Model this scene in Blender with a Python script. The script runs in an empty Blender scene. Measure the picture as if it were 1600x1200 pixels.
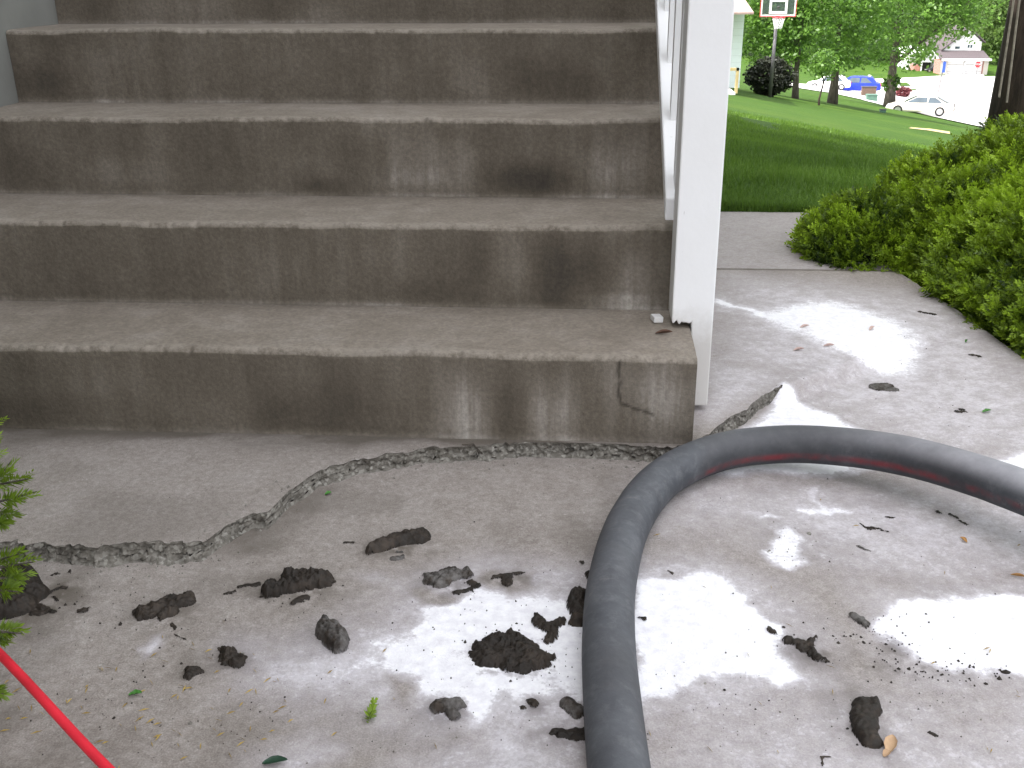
import bpy, math, random
import numpy as np
from mathutils import Vector, Matrix
R = math.radians
random.seed(7); RNG = np.random.default_rng(11)
C = bpy.context.scene.collection
SC = bpy.context.scene

# ---------------------------------------------------------------- camera, world, sun, exposure
F_PX, PITCH, YAW, ROLL = 1637.93, .3770, -.0685, -.0057      # focal length in pixels of a 1600 px wide picture
CAM = np.array([-.2209, -1.8596, .8561])
FW = np.array([math.sin(YAW)*math.cos(PITCH), math.cos(YAW)*math.cos(PITCH), -math.sin(PITCH)])
R0 = np.array([math.cos(YAW), -math.sin(YAW), 0.]); U0 = np.cross(R0, FW)
RT = R0*math.cos(ROLL)+U0*math.sin(ROLL); UP = -R0*math.sin(ROLL)+U0*math.cos(ROLL)
cd = bpy.data.cameras.new('camera'); cam = bpy.data.objects.new('camera', cd); C.objects.link(cam)
cd.sensor_width = 36; cd.lens = 36*F_PX/1600; cd.clip_start = .05; cd.clip_end = 3000
cam.matrix_world = Matrix(((RT[0], UP[0], -FW[0], CAM[0]), (RT[1], UP[1], -FW[1], CAM[1]), (RT[2], UP[2], -FW[2], CAM[2]), (0, 0, 0, 1)))
SC.camera = cam

SUN_EL, SUN_AZ = 57, 250            # azimuth clockwise from +Y: the sun stands to the left of the stairs, a little behind the camera
w = bpy.data.worlds.new("World"); SC.world = w; w.use_nodes = True
nt = w.node_tree; nt.nodes.clear()
sky = nt.nodes.new('ShaderNodeTexSky'); sky.sky_type = 'NISHITA'; sky.sun_disc = False
sky.sun_elevation = R(SUN_EL); sky.sun_rotation = R(SUN_AZ); sky.air_density = 1.6; sky.dust_density = 4.0
hs = nt.nodes.new('ShaderNodeHueSaturation'); hs.inputs['Saturation'].default_value = .16
bg = nt.nodes.new('ShaderNodeBackground'); bg.inputs['Strength'].default_value = .15
wo = nt.nodes.new('ShaderNodeOutputWorld')
nt.links.new(sky.outputs[0], hs.inputs['Color']); nt.links.new(hs.outputs[0], bg.inputs[0]); nt.links.new(bg.outputs[0], wo.inputs[0])
sd = bpy.data.lights.new('sun', 'SUN'); sd.energy = 2.0; sd.angle = R(.6); sd.color = (1, .95, .87)
sun = bpy.data.objects.new('sun', sd); C.objects.link(sun)
sv = Vector((math.sin(R(SUN_AZ))*math.cos(R(SUN_EL)), math.cos(R(SUN_AZ))*math.cos(R(SUN_EL)), math.sin(R(SUN_EL))))
sun.rotation_euler = sv.to_track_quat('Z', 'Y').to_euler(); sun.location = sv*40
SC.view_settings.view_transform = 'Standard'; SC.view_settings.look = 'None'
SC.view_settings.exposure = 1.90; SC.view_settings.gamma = 1

# ---------------------------------------------------------------- geometry helpers
def ray(x, y): return FW+RT*(x-800)/F_PX+UP*(600-y)/F_PX
def gz(x, y, z=0.):
    d = ray(x, y); return CAM+d*((z-CAM[2])/d[2])
def gy(x, y, Y):
    d = ray(x, y); return CAM+d*((Y-CAM[1])/d[1])
def sst(t): t = np.clip(t, 0, 1); return t*t*(3-2*t)
def hash3(i, j, k):
    h = (i*374761393+j*668265263+k*2147483647) & 0xffffffff
    h = ((h ^ (h >> 13))*1274126177) & 0xffffffff
    return ((h ^ (h >> 16)) & 0xffff)/65535.
def vnoise(x, y, z=0.):
    x, y, z = np.broadcast_arrays(np.asarray(x, float), np.asarray(y, float), np.asarray(z, float))
    i, j, k = [np.floor(a).astype(np.int64) for a in (x, y, z)]
    u, v, t = sst(x-i), sst(y-j), sst(z-k); r = 0
    for a in (0, 1):
        for b in (0, 1):
            for c in (0, 1):
                r = r+hash3(i+a, j+b, k+c)*(u if a else 1-u)*(v if b else 1-v)*(t if c else 1-t)
    return r
def fbm(x, y, z=0., o=4):
    s, a, n = 0, .5, 0
    for q in range(o): s = s+a*vnoise(x*2**q+q*17, y*2**q+q*9, z*2**q); n += a; a *= .5
    return s/n
STEP, TREAD = .18, .2848
def H(X, Y):          # height of the lawn and street
    X = np.asarray(X, float); Y = np.asarray(Y, float)
    wx = sst((Y-2.3)/6)
    z = -.0613*(Y-2.14)-.176*X*np.where(X > 0, 1., .35)*wx
    z = np.where(Y < 2.14, 0, z)
    fl = -13.
    k = 1.6; z = fl+k*np.log1p(np.exp(np.clip((z-fl)/k, -30, 30)))
    b = sst((Y-14)/20)
    z = z+.16*(fbm(X*.07+5, Y*.07, 0, 2)-.5)*b
    z = z-.05*(1-sst((Y-2.12)/.02))
    return z
def gt(x, y):         # where the sight line through a pixel meets that ground
    d = ray(x, y); s = np.geomspace(2.5, 900, 4000); P = CAM+d*s[:, None]
    below = np.where(P[:, 2] < H(P[:, 0], P[:, 1]))[0]
    i = below[0] if len(below) else len(s)-1
    p = P[i].copy(); p[2] = H(p[0], p[1]); return p

def mesh(name, V, F, mat=None, parent=None, smooth=False, attrs=None, loc=None):
    V = np.asarray(V, float); me = bpy.data.meshes.new(name)
    if isinstance(F, np.ndarray):
        n, k = F.shape
        me.vertices.add(len(V)); me.vertices.foreach_set('co', V.ravel())
        me.loops.add(n*k); me.loops.foreach_set('vertex_index', F.ravel().astype(np.int32))
        me.polygons.add(n); me.polygons.foreach_set('loop_start', np.arange(0, n*k, k, dtype=np.int32))
        me.update(calc_edges=True)
    else: me.from_pydata([tuple(v) for v in V], [], [tuple(int(i) for i in f) for f in F]); me.update()
    if smooth: me.polygons.foreach_set('use_smooth', np.ones(len(me.polygons), bool))
    for k, a in (attrs or {}).items():
        at = me.attributes.new(k, 'FLOAT', 'POINT'); at.data.foreach_set('value', np.asarray(a, np.float32))
    o = bpy.data.objects.new(name, me); C.objects.link(o)
    if mat: me.materials.append(mat)
    if parent: o.parent = parent
    if loc is not None: o.location = loc
    return o
def tag(o, label, cat, group=None, kind=None):
    if label: o['label'] = label
    if cat: o['category'] = cat
    if group: o['group'] = group
    if kind: o['kind'] = kind
    return o
def struct(o): o['kind'] = 'structure'; return o
def empty(name, loc, rz=0, label=None, cat=None, group=None):
    o = bpy.data.objects.new(name, None); C.objects.link(o); o.location = tuple(loc); o.rotation_euler = (0, 0, rz); o.empty_display_size = .1
    return tag(o, label, cat, group)
class MB:
    def __init__(s): s.v = []; s.f = []
    def add(s, V, F):
        n = len(s.v); s.v += [tuple(map(float, p)) for p in V]; s.f += [tuple(i+n for i in f) for f in F]; return s
    def box(s, x0, x1, y0, y1, z0, z1, b=0):
        if b <= 0:
            V = [(x, y, z) for x in (x0, x1) for y in (y0, y1) for z in (z0, z1)]
            return s.add(V, [(0, 1, 3, 2), (4, 6, 7, 5), (0, 4, 5, 1), (2, 3, 7, 6), (0, 2, 6, 4), (1, 5, 7, 3)])
        import bmesh
        bm = bmesh.new(); bmesh.ops.create_cube(bm, size=1)
        for v in bm.verts: v.co = Vector(((x0+x1)/2+v.co.x*(x1-x0), (y0+y1)/2+v.co.y*(y1-y0), (z0+z1)/2+v.co.z*(z1-z0)))
        bmesh.ops.bevel(bm, geom=bm.edges[:], offset=b, segments=2, affect='EDGES', profile=.6)
        bm.verts.index_update(); s.add([v.co for v in bm.verts], [tuple(v.index for v in f.verts) for f in bm.faces]); bm.free(); return s
    def tube(s, P, r, n=10, cap=True):
        P = [Vector(p) for p in P]; r = [r]*len(P) if isinstance(r, (int, float)) else r
        V = []; F = []; up = None
        for i, p in enumerate(P):
            t = (P[min(i+1, len(P)-1)]-P[max(i-1, 0)]).normalized()
            if up is None: up = Vector((0, 0, 1)) if abs(t.z) < .9 else Vector((1, 0, 0))
            a = t.cross(up).normalized(); b = a.cross(t).normalized(); up = b
            for k in range(n):
                q = 2*math.pi*k/n; V.append(p+(a*math.cos(q)+b*math.sin(q))*r[i])
        for i in range(len(P)-1):
            for k in range(n): F.append((i*n+k, i*n+(k+1) % n, (i+1)*n+(k+1) % n, (i+1)*n+k))
        if cap: F.append(tuple(range(n))[::-1]); F.append(tuple((len(P)-1)*n+k for k in range(n)))
        return s.add(V, F)
    def prism(s, poly, axis, a, b):      # poly in the other two axes, extruded a..b along axis
        n = len(poly); V = []
        for t in (a, b):
            for (u, v) in poly: V.append({0: (t, u, v), 1: (u, t, v), 2: (u, v, t)}[axis])
        return s.add(V, [tuple(range(n))[::-1], tuple(range(n, 2*n))]+[(i, (i+1) % n, n+(i+1) % n, n+i) for i in range(n)])
    def obj(s, name, mat, parent=None, smooth=False, bev=0):
        o = mesh(name, s.v, s.f, mat, parent, smooth)
        if bev:
            m = o.modifiers.new('bevel', 'BEVEL'); m.width = bev; m.segments = 2; m.limit_method = 'ANGLE'
        return o

# ---------------------------------------------------------------- material helpers
class NT:
    def __init__(s, name):
        s.m = bpy.data.materials.new(name); s.m.use_nodes = True; s.t = s.m.node_tree; s.n = s.t.nodes
        s.b = s.n['Principled BSDF']; s.out = s.n['Material Output']
    def _in(s, node, k, v):
        if v is None: return
        if hasattr(v, 'is_output') or isinstance(v, bpy.types.NodeSocket): s.t.links.new(v, node.inputs[k])
        else:
            if isinstance(v, tuple) and len(v) == 3 and node.inputs[k].type == 'RGBA': v = (*v, 1)
            node.inputs[k].default_value = v
    def set(s, **kw):
        for k, v in kw.items(): s._in(s.b, k.replace('_', ' '), v)
        return s.m
    def coord(s, kind='Object'): 
        n = s.n.new('ShaderNodeTexCoord'); return n.outputs[kind]
    def pos(s): return s.n.new('ShaderNodeNewGeometry').outputs['Position']
    def mapping(s, v, scale=(1, 1, 1), loc=(0, 0, 0)):
        n = s.n.new('ShaderNodeMapping'); s._in(n, 'Vector', v); n.inputs['Scale'].default_value = scale; n.inputs['Location'].default_value = loc; return n.outputs[0]
    def noise(s, v, scale, detail=4, rough=.55, dist=0., col=False):
        n = s.n.new('ShaderNodeTexNoise'); s._in(n, 'Vector', v); n.inputs['Scale'].default_value = scale; n.inputs['Detail'].default_value = detail
        n.inputs['Roughness'].default_value = rough; n.inputs['Distortion'].default_value = dist; return n.outputs[1 if col else 0]
    def vor(s, v, scale, feature='F1', out=0):
        n = s.n.new('ShaderNodeTexVoronoi'); n.feature = feature; s._in(n, 'Vector', v); n.inputs['Scale'].default_value = scale; return n.outputs[out]
    def ramp(s, f, stops, interp='LINEAR'):
        n = s.n.new('ShaderNodeValToRGB'); s._in(n, 0, f); r = n.color_ramp; r.interpolation = interp
        while len(r.elements) < len(stops): r.elements.new(.5)
        for e, (p, c) in zip(r.elements, stops): e.position = p; e.color = (*c, 1) if isinstance(c, tuple) else (c, c, c, 1)
        return n.outputs[0]
    def math(s, op, a, b=None, clamp=False):
        n = s.n.new('ShaderNodeMath'); n.operation = op; n.use_clamp = clamp; s._in(n, 0, a); s._in(n, 1, b); return n.outputs[0]
    def mix(s, f, a, b, mode='MIX'):
        n = s.n.new('ShaderNodeMix'); n.data_type = 'RGBA'; n.blend_type = mode; s._in(n, 0, f)
        for k, v in ((6, a), (7, b)):
            if isinstance(v, tuple): n.inputs[k].default_value = (*v, 1)
            else: s.t.links.new(v, n.inputs[k])
        return n.outputs[2]
    def attr(s, name):
        n = s.n.new('ShaderNodeAttribute'); n.attribute_name = name; return n.outputs['Fac']
    def bump(s, h, strength=.3, dist=.01, normal=None):
        n = s.n.new('ShaderNodeBump'); s._in(n, 'Height', h); n.inputs['Strength'].default_value = strength; n.inputs['Distance'].default_value = dist
        if normal: s._in(n, 'Normal', normal)
        return n.outputs[0]
    def sepx(s, v, i):
        n = s.n.new('ShaderNodeSeparateXYZ'); s._in(n, 0, v); return n.outputs[i]
def simple(name, col, rough=.6, metal=0, var=.15, scale=6, bump=0):
    q = NT(name); p = q.coord(); n = q.noise(p, scale, 4)
    a = tuple(c*(1-var) for c in col); b = tuple(min(1, c*(1+var)) for c in col)
    kw = dict(Base_Color=q.ramp(n, [(.3, a), (.7, b)]), Roughness=rough, Metallic=metal)
    if bump: kw['Normal'] = q.bump(q.noise(p, scale*6, 4), bump, .01)
    return q.set(**kw)

def m_slab():
    q = NT('slab_concrete'); p = q.pos()
    big = q.noise(p, 2.2, 5, .6); fine = q.noise(p, 90, 3, .7); mid = q.noise(p, 14, 5, .65); grit = q.noise(p, 420, 2, .6)
    base = q.ramp(big, [(.3, (.218, .185, .162)), (.52, (.285, .248, .234)), (.72, (.365, .328, .325))])
    base = q.mix(.55, base, q.ramp(mid, [(.3, (.185, .155, .134)), (.5, (.288, .250, .228)), (.72, (.385, .350, .335))]))
    base = q.mix(.36, base, q.ramp(fine, [(.32, (.11, .09, .075)), (.5, (.27, .24, .215)), (.66, (.48, .45, .42))]))
    base = q.mix(.30, base, q.ramp(grit, [(.3, (.09, .075, .065)), (.5, (.27, .24, .22)), (.7, (.52, .48, .46))]))
    spots = q.ramp(q.vor(p, 28), [(.045, 1.), (.075, 0.)])
    base = q.mix(q.math('MULTIPLY', spots, .4), base, (.55, .52, .50))
    dk = q.ramp(q.noise(q.mapping(p, (1, 1, 1), (7, 3, 0)), 26, 6, .75), [(.64, 0.), (.72, 1.)])
    base = q.mix(q.math('MULTIPLY', dk, .45), base, (.085, .066, .05))
    dirt = q.attr('dirt')
    base = q.mix(dirt, base, (.10, .083, .066))
    pw = q.attr('powder')
    e1 = q.noise(p, 26, 6, .72); e2 = q.noise(p, 150, 3, .7)
    f = q.math('ADD', pw, q.math('MULTIPLY', q.math('SUBTRACT', e1, .5), .95))
    f = q.math('ADD', f, q.math('MULTIPLY', q.math('SUBTRACT', e2, .5), .62))
    f = q.ramp(f, [(.20, 0.), (.50, .50), (.80, 1.)], 'EASE')
    f = q.math('MULTIPLY', f, q.ramp(pw, [(.02, 0.), (.22, 1.)]))
    thin = q.math('MULTIPLY', q.ramp(pw, [(.0, 0.), (.5, .62)]), q.ramp(e1, [(.25, .35), (.7, 1.)]))
    f = q.math('MAXIMUM', f, thin)
    pc = q.mix(f, (.70, .66, .76), q.ramp(q.noise(p, 60, 5, .7), [(.3, (.72, .70, .75)), (.6, (.88, .87, .90))]))
    col = q.mix(f, base, pc)
    h = q.math('ADD', q.math('MULTIPLY', fine, .6), q.math('MULTIPLY', grit, .5))
    h = q.math('ADD', h, q.math('MULTIPLY', mid, .8))
    return q.set(Base_Color=col, Roughness=.92, Normal=q.bump(h, .45, .004))
def m_steps():
    q = NT('stair_concrete'); p = q.pos()
    st = q.attr('stain'); tr = q.attr('tread')
    sx = q.mapping(p, (15, 1, 1.1)); streak = q.noise(sx, 1, 5, .62)
    sx2 = q.mapping(p, (46, 1, 2.4)); streak2 = q.noise(sx2, 1, 4, .6)
    blot = q.noise(p, 5, 6, .65); fine = q.noise(p, 120, 4, .7); mid = q.noise(p, 22, 5, .6)
    v = q.math('ADD', q.math('MULTIPLY', streak, .34), q.math('MULTIPLY', streak2, .10))
    v = q.math('ADD', v, q.math('MULTIPLY', blot, .34))
    v = q.math('ADD', v, q.math('ADD', q.math('MULTIPLY', q.math('SUBTRACT', mid, .5), .08), .115))
    sm = q.math('ADD', q.math('MULTIPLY', q.ramp(q.math('ADD', q.math('MULTIPLY', streak2, .6), q.math('MULTIPLY', streak, .4)), [(.28, 0.), (.68, 1.)]), .55), .52)
    v = q.math('ADD', v, q.math('MULTIPLY', q.math('MULTIPLY', st, sm), .42))
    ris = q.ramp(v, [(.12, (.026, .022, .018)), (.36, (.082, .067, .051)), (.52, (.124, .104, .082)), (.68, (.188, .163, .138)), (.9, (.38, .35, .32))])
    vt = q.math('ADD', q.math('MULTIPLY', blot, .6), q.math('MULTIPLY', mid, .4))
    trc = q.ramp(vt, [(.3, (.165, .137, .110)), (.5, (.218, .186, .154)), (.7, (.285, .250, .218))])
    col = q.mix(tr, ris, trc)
    col = q.mix(.38, col, q.mix(1., col, q.ramp(fine, [(.3, .45), (.5, 1.), (.68, 1.6)]), 'MULTIPLY'))
    ed = q.attr('edge')
    wear = q.math('MULTIPLY', ed, q.ramp(q.noise(p, 30, 5, .75), [(.4, 0.), (.56, 1.)]))
    col = q.mix(q.math('MULTIPLY', wear, .42), col, (.31, .275, .235))
    ck = q.attr('crack'); col = q.mix(ck, col, (.03, .024, .017))
    h = q.math('ADD', q.math('MULTIPLY', fine, .8), q.math('MULTIPLY', mid, 1.))
    return q.set(Base_Color=col, Roughness=.9, Normal=q.bump(h, .5, .004))
def m_rubble():
    q = NT('broken_concrete'); p = q.pos()
    v = q.vor(p, 170, 'F1', 1); n = q.noise(p, 60, 5, .7)
    g = q.math('MULTIPLY', q.sepx(v, 0), 1.)
    c = q.ramp(g, [(.1, (.085, .075, .062)), (.4, (.16, .145, .125)), (.75, (.25, .235, .21)), (.97, (.46, .44, .40))])
    c = q.mix(.6, c, q.ramp(n, [(.33, (.055, .048, .040)), (.55, (.18, .165, .145)), (.75, (.34, .325, .295))]))
    return q.set(Base_Color=c, Roughness=.95, Normal=q.bump(n, .7, .006))
def m_paint():
    q = NT('white_weathered_paint'); p = q.pos()
    n = q.noise(q.mapping(p, (34, 34, 7)), 1, 7, .78); c = q.mix(q.ramp(q.noise(p, 9, 4), [(.35, 0.), (.7, .14)]), (.86, .86, .88), (.68, .66, .64)); c = q.mix(q.ramp(n, [(.635, 0.), (.67, .7)]), c, (.36, .33, .31)); foot = q.ramp(q.math('ADD', q.sepx(p, 2), q.math('MULTIPLY', q.noise(p, 40, 5, .7), .08)), [(.19, .55), (.27, 0.)]); c = q.mix(foot, c, (.40, .36, .32))
    b = q.noise(p, 60, 4); return q.set(Base_Color=c, Roughness=.55, Normal=q.bump(b, .12, .004))
def m_rubber():
    q = NT('hose_rubber'); p = q.pos()
    n = q.noise(p, 14, 6, .65); s2 = q.noise(p, 45, 5, .7); st = q.attr('stripe')
    c = q.ramp(n, [(.3, (.044, .047, .055)), (.5, (.068, .073, .083)), (.7, (.112, .118, .130))])
    c = q.mix(q.ramp(s2, [(.50, 0.), (.72, .35)]), c, (.19, .19, .20)); c = q.mix(q.ramp(q.noise(q.mapping(p, (6, 30, 20), (3, 1, 2)), 2, 6, .75), [(.62, 0.), (.72, .4)]), c, (.24, .22, .20)); c = q.mix(q.ramp(q.noise(p, 7, 3), [(.48, 0.), (.60, .6)]), c, (.032, .031, .034))
    du = q.math('MULTIPLY', q.attr('dust'), q.ramp(q.noise(p, 12, 5, .6), [(.25, .45), (.65, 1.)]))
    c = q.mix(du, c, (.50, .49, .53))
    sf = q.math('MULTIPLY', st, q.ramp(q.noise(p, 9, 5, .7), [(.42, .04), (.60, .62)]))
    c = q.mix(sf, c, (.30, .020, .030))
    return q.set(Base_Color=c, Roughness=.62, Normal=q.bump(s2, .2, .003), Specular_IOR_Level=.25)
def m_mud(name, dry=0.):
    q = NT(name); p = q.pos(); n = q.noise(p, 90, 6, .7); b = q.noise(p, 22, 4, .6)
    c = q.ramp(q.math('ADD', q.math('MULTIPLY', b, .5), q.math('MULTIPLY', n, .5)), [(.34, (.008, .006, .004)), (.5, (.021, .015, .011)), (.66, (.055, .041, .031))])
    if dry: c = q.mix(q.ramp(q.noise(p, 40, 5, .7), [(.40, 0.), (.62, dry)]), c, (.16, .15, .145))
    return q.set(Base_Color=c, Roughness=q.ramp(n, [(.3, .45), (.7, .8)]), Normal=q.bump(n, .6, .004), Specular_IOR_Level=.35)
def m_leaf(name, dark, light, rough=.5, trans=.25):
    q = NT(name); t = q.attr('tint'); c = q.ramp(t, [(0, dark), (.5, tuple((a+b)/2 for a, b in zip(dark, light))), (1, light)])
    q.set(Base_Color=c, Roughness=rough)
    tr = q.n.new('ShaderNodeBsdfTranslucent'); q.t.links.new(q.mix(.5, c, light), tr.inputs[0])
    mx = q.n.new('ShaderNodeMixShader'); mx.inputs[0].default_value = trans
    q.t.links.new(q.b.outputs[0], mx.inputs[1]); q.t.links.new(tr.outputs[0], mx.inputs[2]); q.t.links.new(mx.outputs[0], q.out.inputs[0])
    return q.m
def m_lawn():
    q = NT('lawn_grass'); p = q.pos(); a = q.noise(p, .35, 4, .6); b = q.noise(p, 3.0, 5, .65); c = q.noise(p, 40, 4, .7)
    col = q.ramp(a, [(.35, (.024, .060, .005)), (.5, (.044, .094, .008)), (.66, (.086, .138, .014))])
    col = q.mix(.45, col, q.ramp(b, [(.3, (.014, .040, .005)), (.55, (.042, .092, .009)), (.72, (.115, .150, .03))]))
    col = q.mix(.4, col, q.ramp(c, [(.3, (.013, .038, .004)), (.55, (.040, .088, .010)), (.75, (.09, .14, .026))]))
    return q.set(Base_Color=col, Roughness=.9, Normal=q.bump(c, .8, .03), Specular_IOR_Level=.15)
def m_soil():
    q = NT('mulch_soil'); p = q.pos(); n = q.noise(p, 60, 6, .7)
    return q.set(Base_Color=q.ramp(n, [(.3, (.012, .009, .006)), (.6, (.05, .036, .024)), (.8, (.11, .08, .05))]), Roughness=.95, Normal=q.bump(n, .9, .01))
def m_siding(name, col, pitch=.12):
    q = NT(name); p = q.pos(); z = q.math('FRACT', q.math('DIVIDE', q.sepx(p, 2), pitch)); n = q.noise(p, 3, 4)
    c = q.mix(q.ramp(z, [(.0, .5), (.08, 0.)]), q.mix(q.ramp(n, [(.4, 0.), (.8, .3)]), col, tuple(k*.75 for k in col)), tuple(k*.45 for k in col))
    return q.set(Base_Color=c, Roughness=.6, Normal=q.bump(z, .6, .02))
def m_brick():
    q = NT('pink_brick'); p = q.coord(); n = q.n.new('ShaderNodeTexBrick'); q._in(n, 'Vector', q.mapping(p, (1, 1, 1))); n.inputs['Scale'].default_value = 4
    n.inputs['Color1'].default_value = (.42, .17, .13, 1); n.inputs['Color2'].default_value = (.30, .12, .10, 1); n.inputs['Mortar'].default_value = (.5, .46, .42, 1)
    return q.set(Base_Color=n.outputs[0], Roughness=.9)
def m_bark(name, a, b):
    q = NT(name); p = q.coord(); n = q.noise(q.mapping(p, (9, 9, 1.6)), 2.2, 6, .7); 
    return q.set(Base_Color=q.ramp(n, [(.3, a), (.65, b)]), Roughness=.95, Normal=q.bump(n, 1., .04))
def m_glass(name='window_glass', col=(.04, .055, .07)):
    q = NT(name); n = q.noise(q.coord(), 1.5, 2); return q.set(Base_Color=q.ramp(n, [(.3, col), (.7, tuple(c*2 for c in col))]), Roughness=.08, Specular_IOR_Level=.7)

M = dict(slab=m_slab(), steps=m_steps(), rubble=m_rubble(), paint=m_paint(), rubber=m_rubber(), mud=m_mud('wet_mud'), mudgrey=m_mud('drying_mud', .8), lawn=m_lawn(), soil=m_soil(),
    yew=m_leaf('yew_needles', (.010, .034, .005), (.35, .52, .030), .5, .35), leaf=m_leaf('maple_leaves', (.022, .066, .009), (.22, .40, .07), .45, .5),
    farleaf=m_leaf('far_leaves', (.040, .085, .018), (.19, .29, .07), .6, .45), darkleaf=m_leaf('plum_leaves', (.010, .014, .008), (.035, .040, .018), .6, .15), blade=m_leaf('grass_blades', (.038, .090, .012), (.17, .30, .035), .6, .4),
    redleaf=m_leaf('barberry_leaves', (.09, .02, .025), (.26, .06, .07), .6, .2),
    bark=m_bark('grey_bark', (.035, .028, .022), (.13, .11, .09)), darkbark=m_bark('dark_bark', (.016, .011, .008), (.085, .058, .046)),
    road=simple('pale_road_concrete', (.52, .50, .50), .9, 0, .08, 2), post=simple('rust_brown_metal', (.11, .07, .05), .7), grey=simple('grey_metal', (.16, .15, .16), .45, .6),
    siding=m_siding('white_siding', (.72, .73, .74)), sidewhite=m_siding('far_white_siding', (.80, .80, .81), .2), shingle=simple('brown_shingles', (.075, .060, .066), .9, 0, .3, 9), brick=m_brick(),
    glass=m_glass(), white=simple('white_plastic', (.8, .8, .8), .5, 0, .04), trim=simple('white_trim', (.75, .75, .76), .5, 0, .05), tan=simple('tan_wood', (.42, .33, .16), .7), green=simple('green_cabinet', (.07, .15, .11), .5),
    red=simple('red_paint', (.55, .02, .03), .45, 0, .08), blue=simple('blue_paint', (.012, .035, .42), .25, .2, .1), signblue=simple('sign_blue', (.03, .08, .40), .4), beige=simple('cream_paint', (.66, .60, .55), .25, .1, .05),
    black=simple('black_rubber', (.012, .012, .012), .8), darkcar=simple('dark_car_paint', (.02, .02, .024), .3, .2), alloy=simple('alloy', (.55, .55, .56), .3, .8), cord=simple('red_cord', (.66, .020, .040), .5, 0, .28, 9),
    shaded_grey=simple('shaded_paving', (.25, .26, .24), .9), iron=simple('iron', (.05, .045, .05), .6), rope=simple('pale_rope', (.30, .26, .22), .9, 0, .3, 30))

# ---------------------------------------------------------------- ground: lawn, soil, street
ys = np.concatenate([np.linspace(-14, 2.10, 24), [2.119, 2.141], 2.16+np.geomspace(.05, 420, 150)])
us = np.linspace(-1, 1, 141); V = []; 
for yy in ys:
    half = 16+max(0, yy)*1.6
    xs = us*half+max(0, yy)*.25
    V.append(np.stack([xs, np.full_like(xs, yy), H(xs, np.full_like(xs, yy))], 1))
V = np.concatenate(V); nx = len(us)
idx = np.arange(len(ys)*nx).reshape(len(ys), nx)
Q = np.stack([idx[:-1, :-1], idx[:-1, 1:], idx[1:, 1:], idx[1:, :-1]], -1)
lawnrow = ys[:-1] >= 2.1
struct(mesh('lawn', V, Q[lawnrow].reshape(-1, 4), M['lawn'], smooth=True))
struct(mesh('soil', V, Q[~lawnrow].reshape(-1, 4), M['soil'], smooth=True))
def strip(name, A, B, mat, lift=.05, sub=14, px=True):
    P = [(gt(*a), gt(*b)) for a, b in zip(A, B)] if px else [(np.array(a), np.array(b)) for a, b in zip(A, B)]
    rows = []
    for i in range(len(P)-1):
        for s in np.linspace(0, 1, sub, endpoint=(i == len(P)-2)):
            a = P[i][0]*(1-s)+P[i+1][0]*s; b = P[i][1]*(1-s)+P[i+1][1]*s
            rows.append([a*(1-t)+b*t for t in np.linspace(0, 1, 22)])
    G = np.array(rows); G[..., 2] = H(G[..., 0], G[..., 1])+lift; n, m = G.shape[:2]
    ii = np.arange(n*m).reshape(n, m)
    F = np.stack([ii[:-1, :-1], ii[:-1, 1:], ii[1:, 1:], ii[1:, :-1]], -1).reshape(-1, 4)
    return struct(mesh(name, G.reshape(-1, 3), F, mat, smooth=True))
strip('street', [(1215, 133), (1300, 146), (1345, 156), (1395, 169), (1470, 186), (1540, 201), (1640, 224)], [(1215, 129), (1300, 125), (1345, 124), (1395, 123), (1470, 119), (1540, 120), (1640, 120)], M['road'])
strip('driveway', [(1474, 124), (1542, 124)], [(1479, 116), (1534, 116)], M['road'], .10)
strip('grass_or_shade_strip', [(1357, 136), (1424, 135)], [(1352, 130), (1416, 130)], M['lawn'], .11)
strip('grass_or_shade_strip', [(1390, 143), (1434, 142)], [(1386, 140.5), (1430, 140.5)], M['lawn'], .11)
strip('grass_or_shade_strip', [(1512, 133), (1530, 137), (1546, 136)], [(1513, 130.5), (1530, 131), (1546, 130)], M['shaded_grey'], .11)  # no verge: grey strip paints the shade patch lying on the paving
strip('sidewalk', [(1420, 201), (1450, 204.5), (1484, 210)], [(1424, 199.8), (1455, 202), (1484, 206.5)], M['tan'], .012)

# ---------------------------------------------------------------- broken front slab
CRK = np.array([gz(x, y, z)[:2] for x, y, z in [(0, 848, 0), (60, 847, 0), (150, 855, 0), (225, 845, 0), (270, 848, 0), (320, 845, 0), (345, 825, 0), (385, 803, 0), (420, 798, 0), (450, 768, 0), (500, 736, 0), (545, 722, 0),
        (600, 712, 0), (660, 700, 0), (740, 697, 0), (850, 688, 0), (960, 692, 0), (1040, 700, 0), (1085, 692, 0), (1110, 676, 0), (1140, 652, 0), (1165, 640, 0), (1190, 618, 0), (1222, 602, 0)]])
CEND = CRK[-1]
def crack_y(X, off=0.):
    y = np.interp(X, CRK[:, 0], CRK[:, 1])
    y = np.where(X > CEND[0], CEND[1]+(X-CEND[0])*.9, y)
    y = np.where(X < CRK[0, 0], CRK[0, 1]-.1*(CRK[0, 0]-X), y)
    amp = np.where(X > CEND[0], 0., 1.)
    xi = np.floor(X*105+2*vnoise(X*30+off, 1.)).astype(np.int64); blk = hash3(xi, xi*0+int(off)+3, xi*0+1)-.5
    return np.minimum(y+amp*(.016*(vnoise(X*38+off, 3.3+off)-.5)+.006*(vnoise(X*130+off, 8.1)-.5)+.0075*blk), np.where(X < .012, -.006, 99))
def low_z(X, Y):
    # the sunken slab lies about 3 cm lower in front of the stairs and comes level with the rest to the right
    seam = CEND[1]+(X-CEND[0])*.9
    d = np.where(X > CEND[0], seam-Y, np.hypot(X-CEND[0], Y-CEND[1]))
    return -.028*sst(d/.055)*sst((.86-X)/.5)
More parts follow.
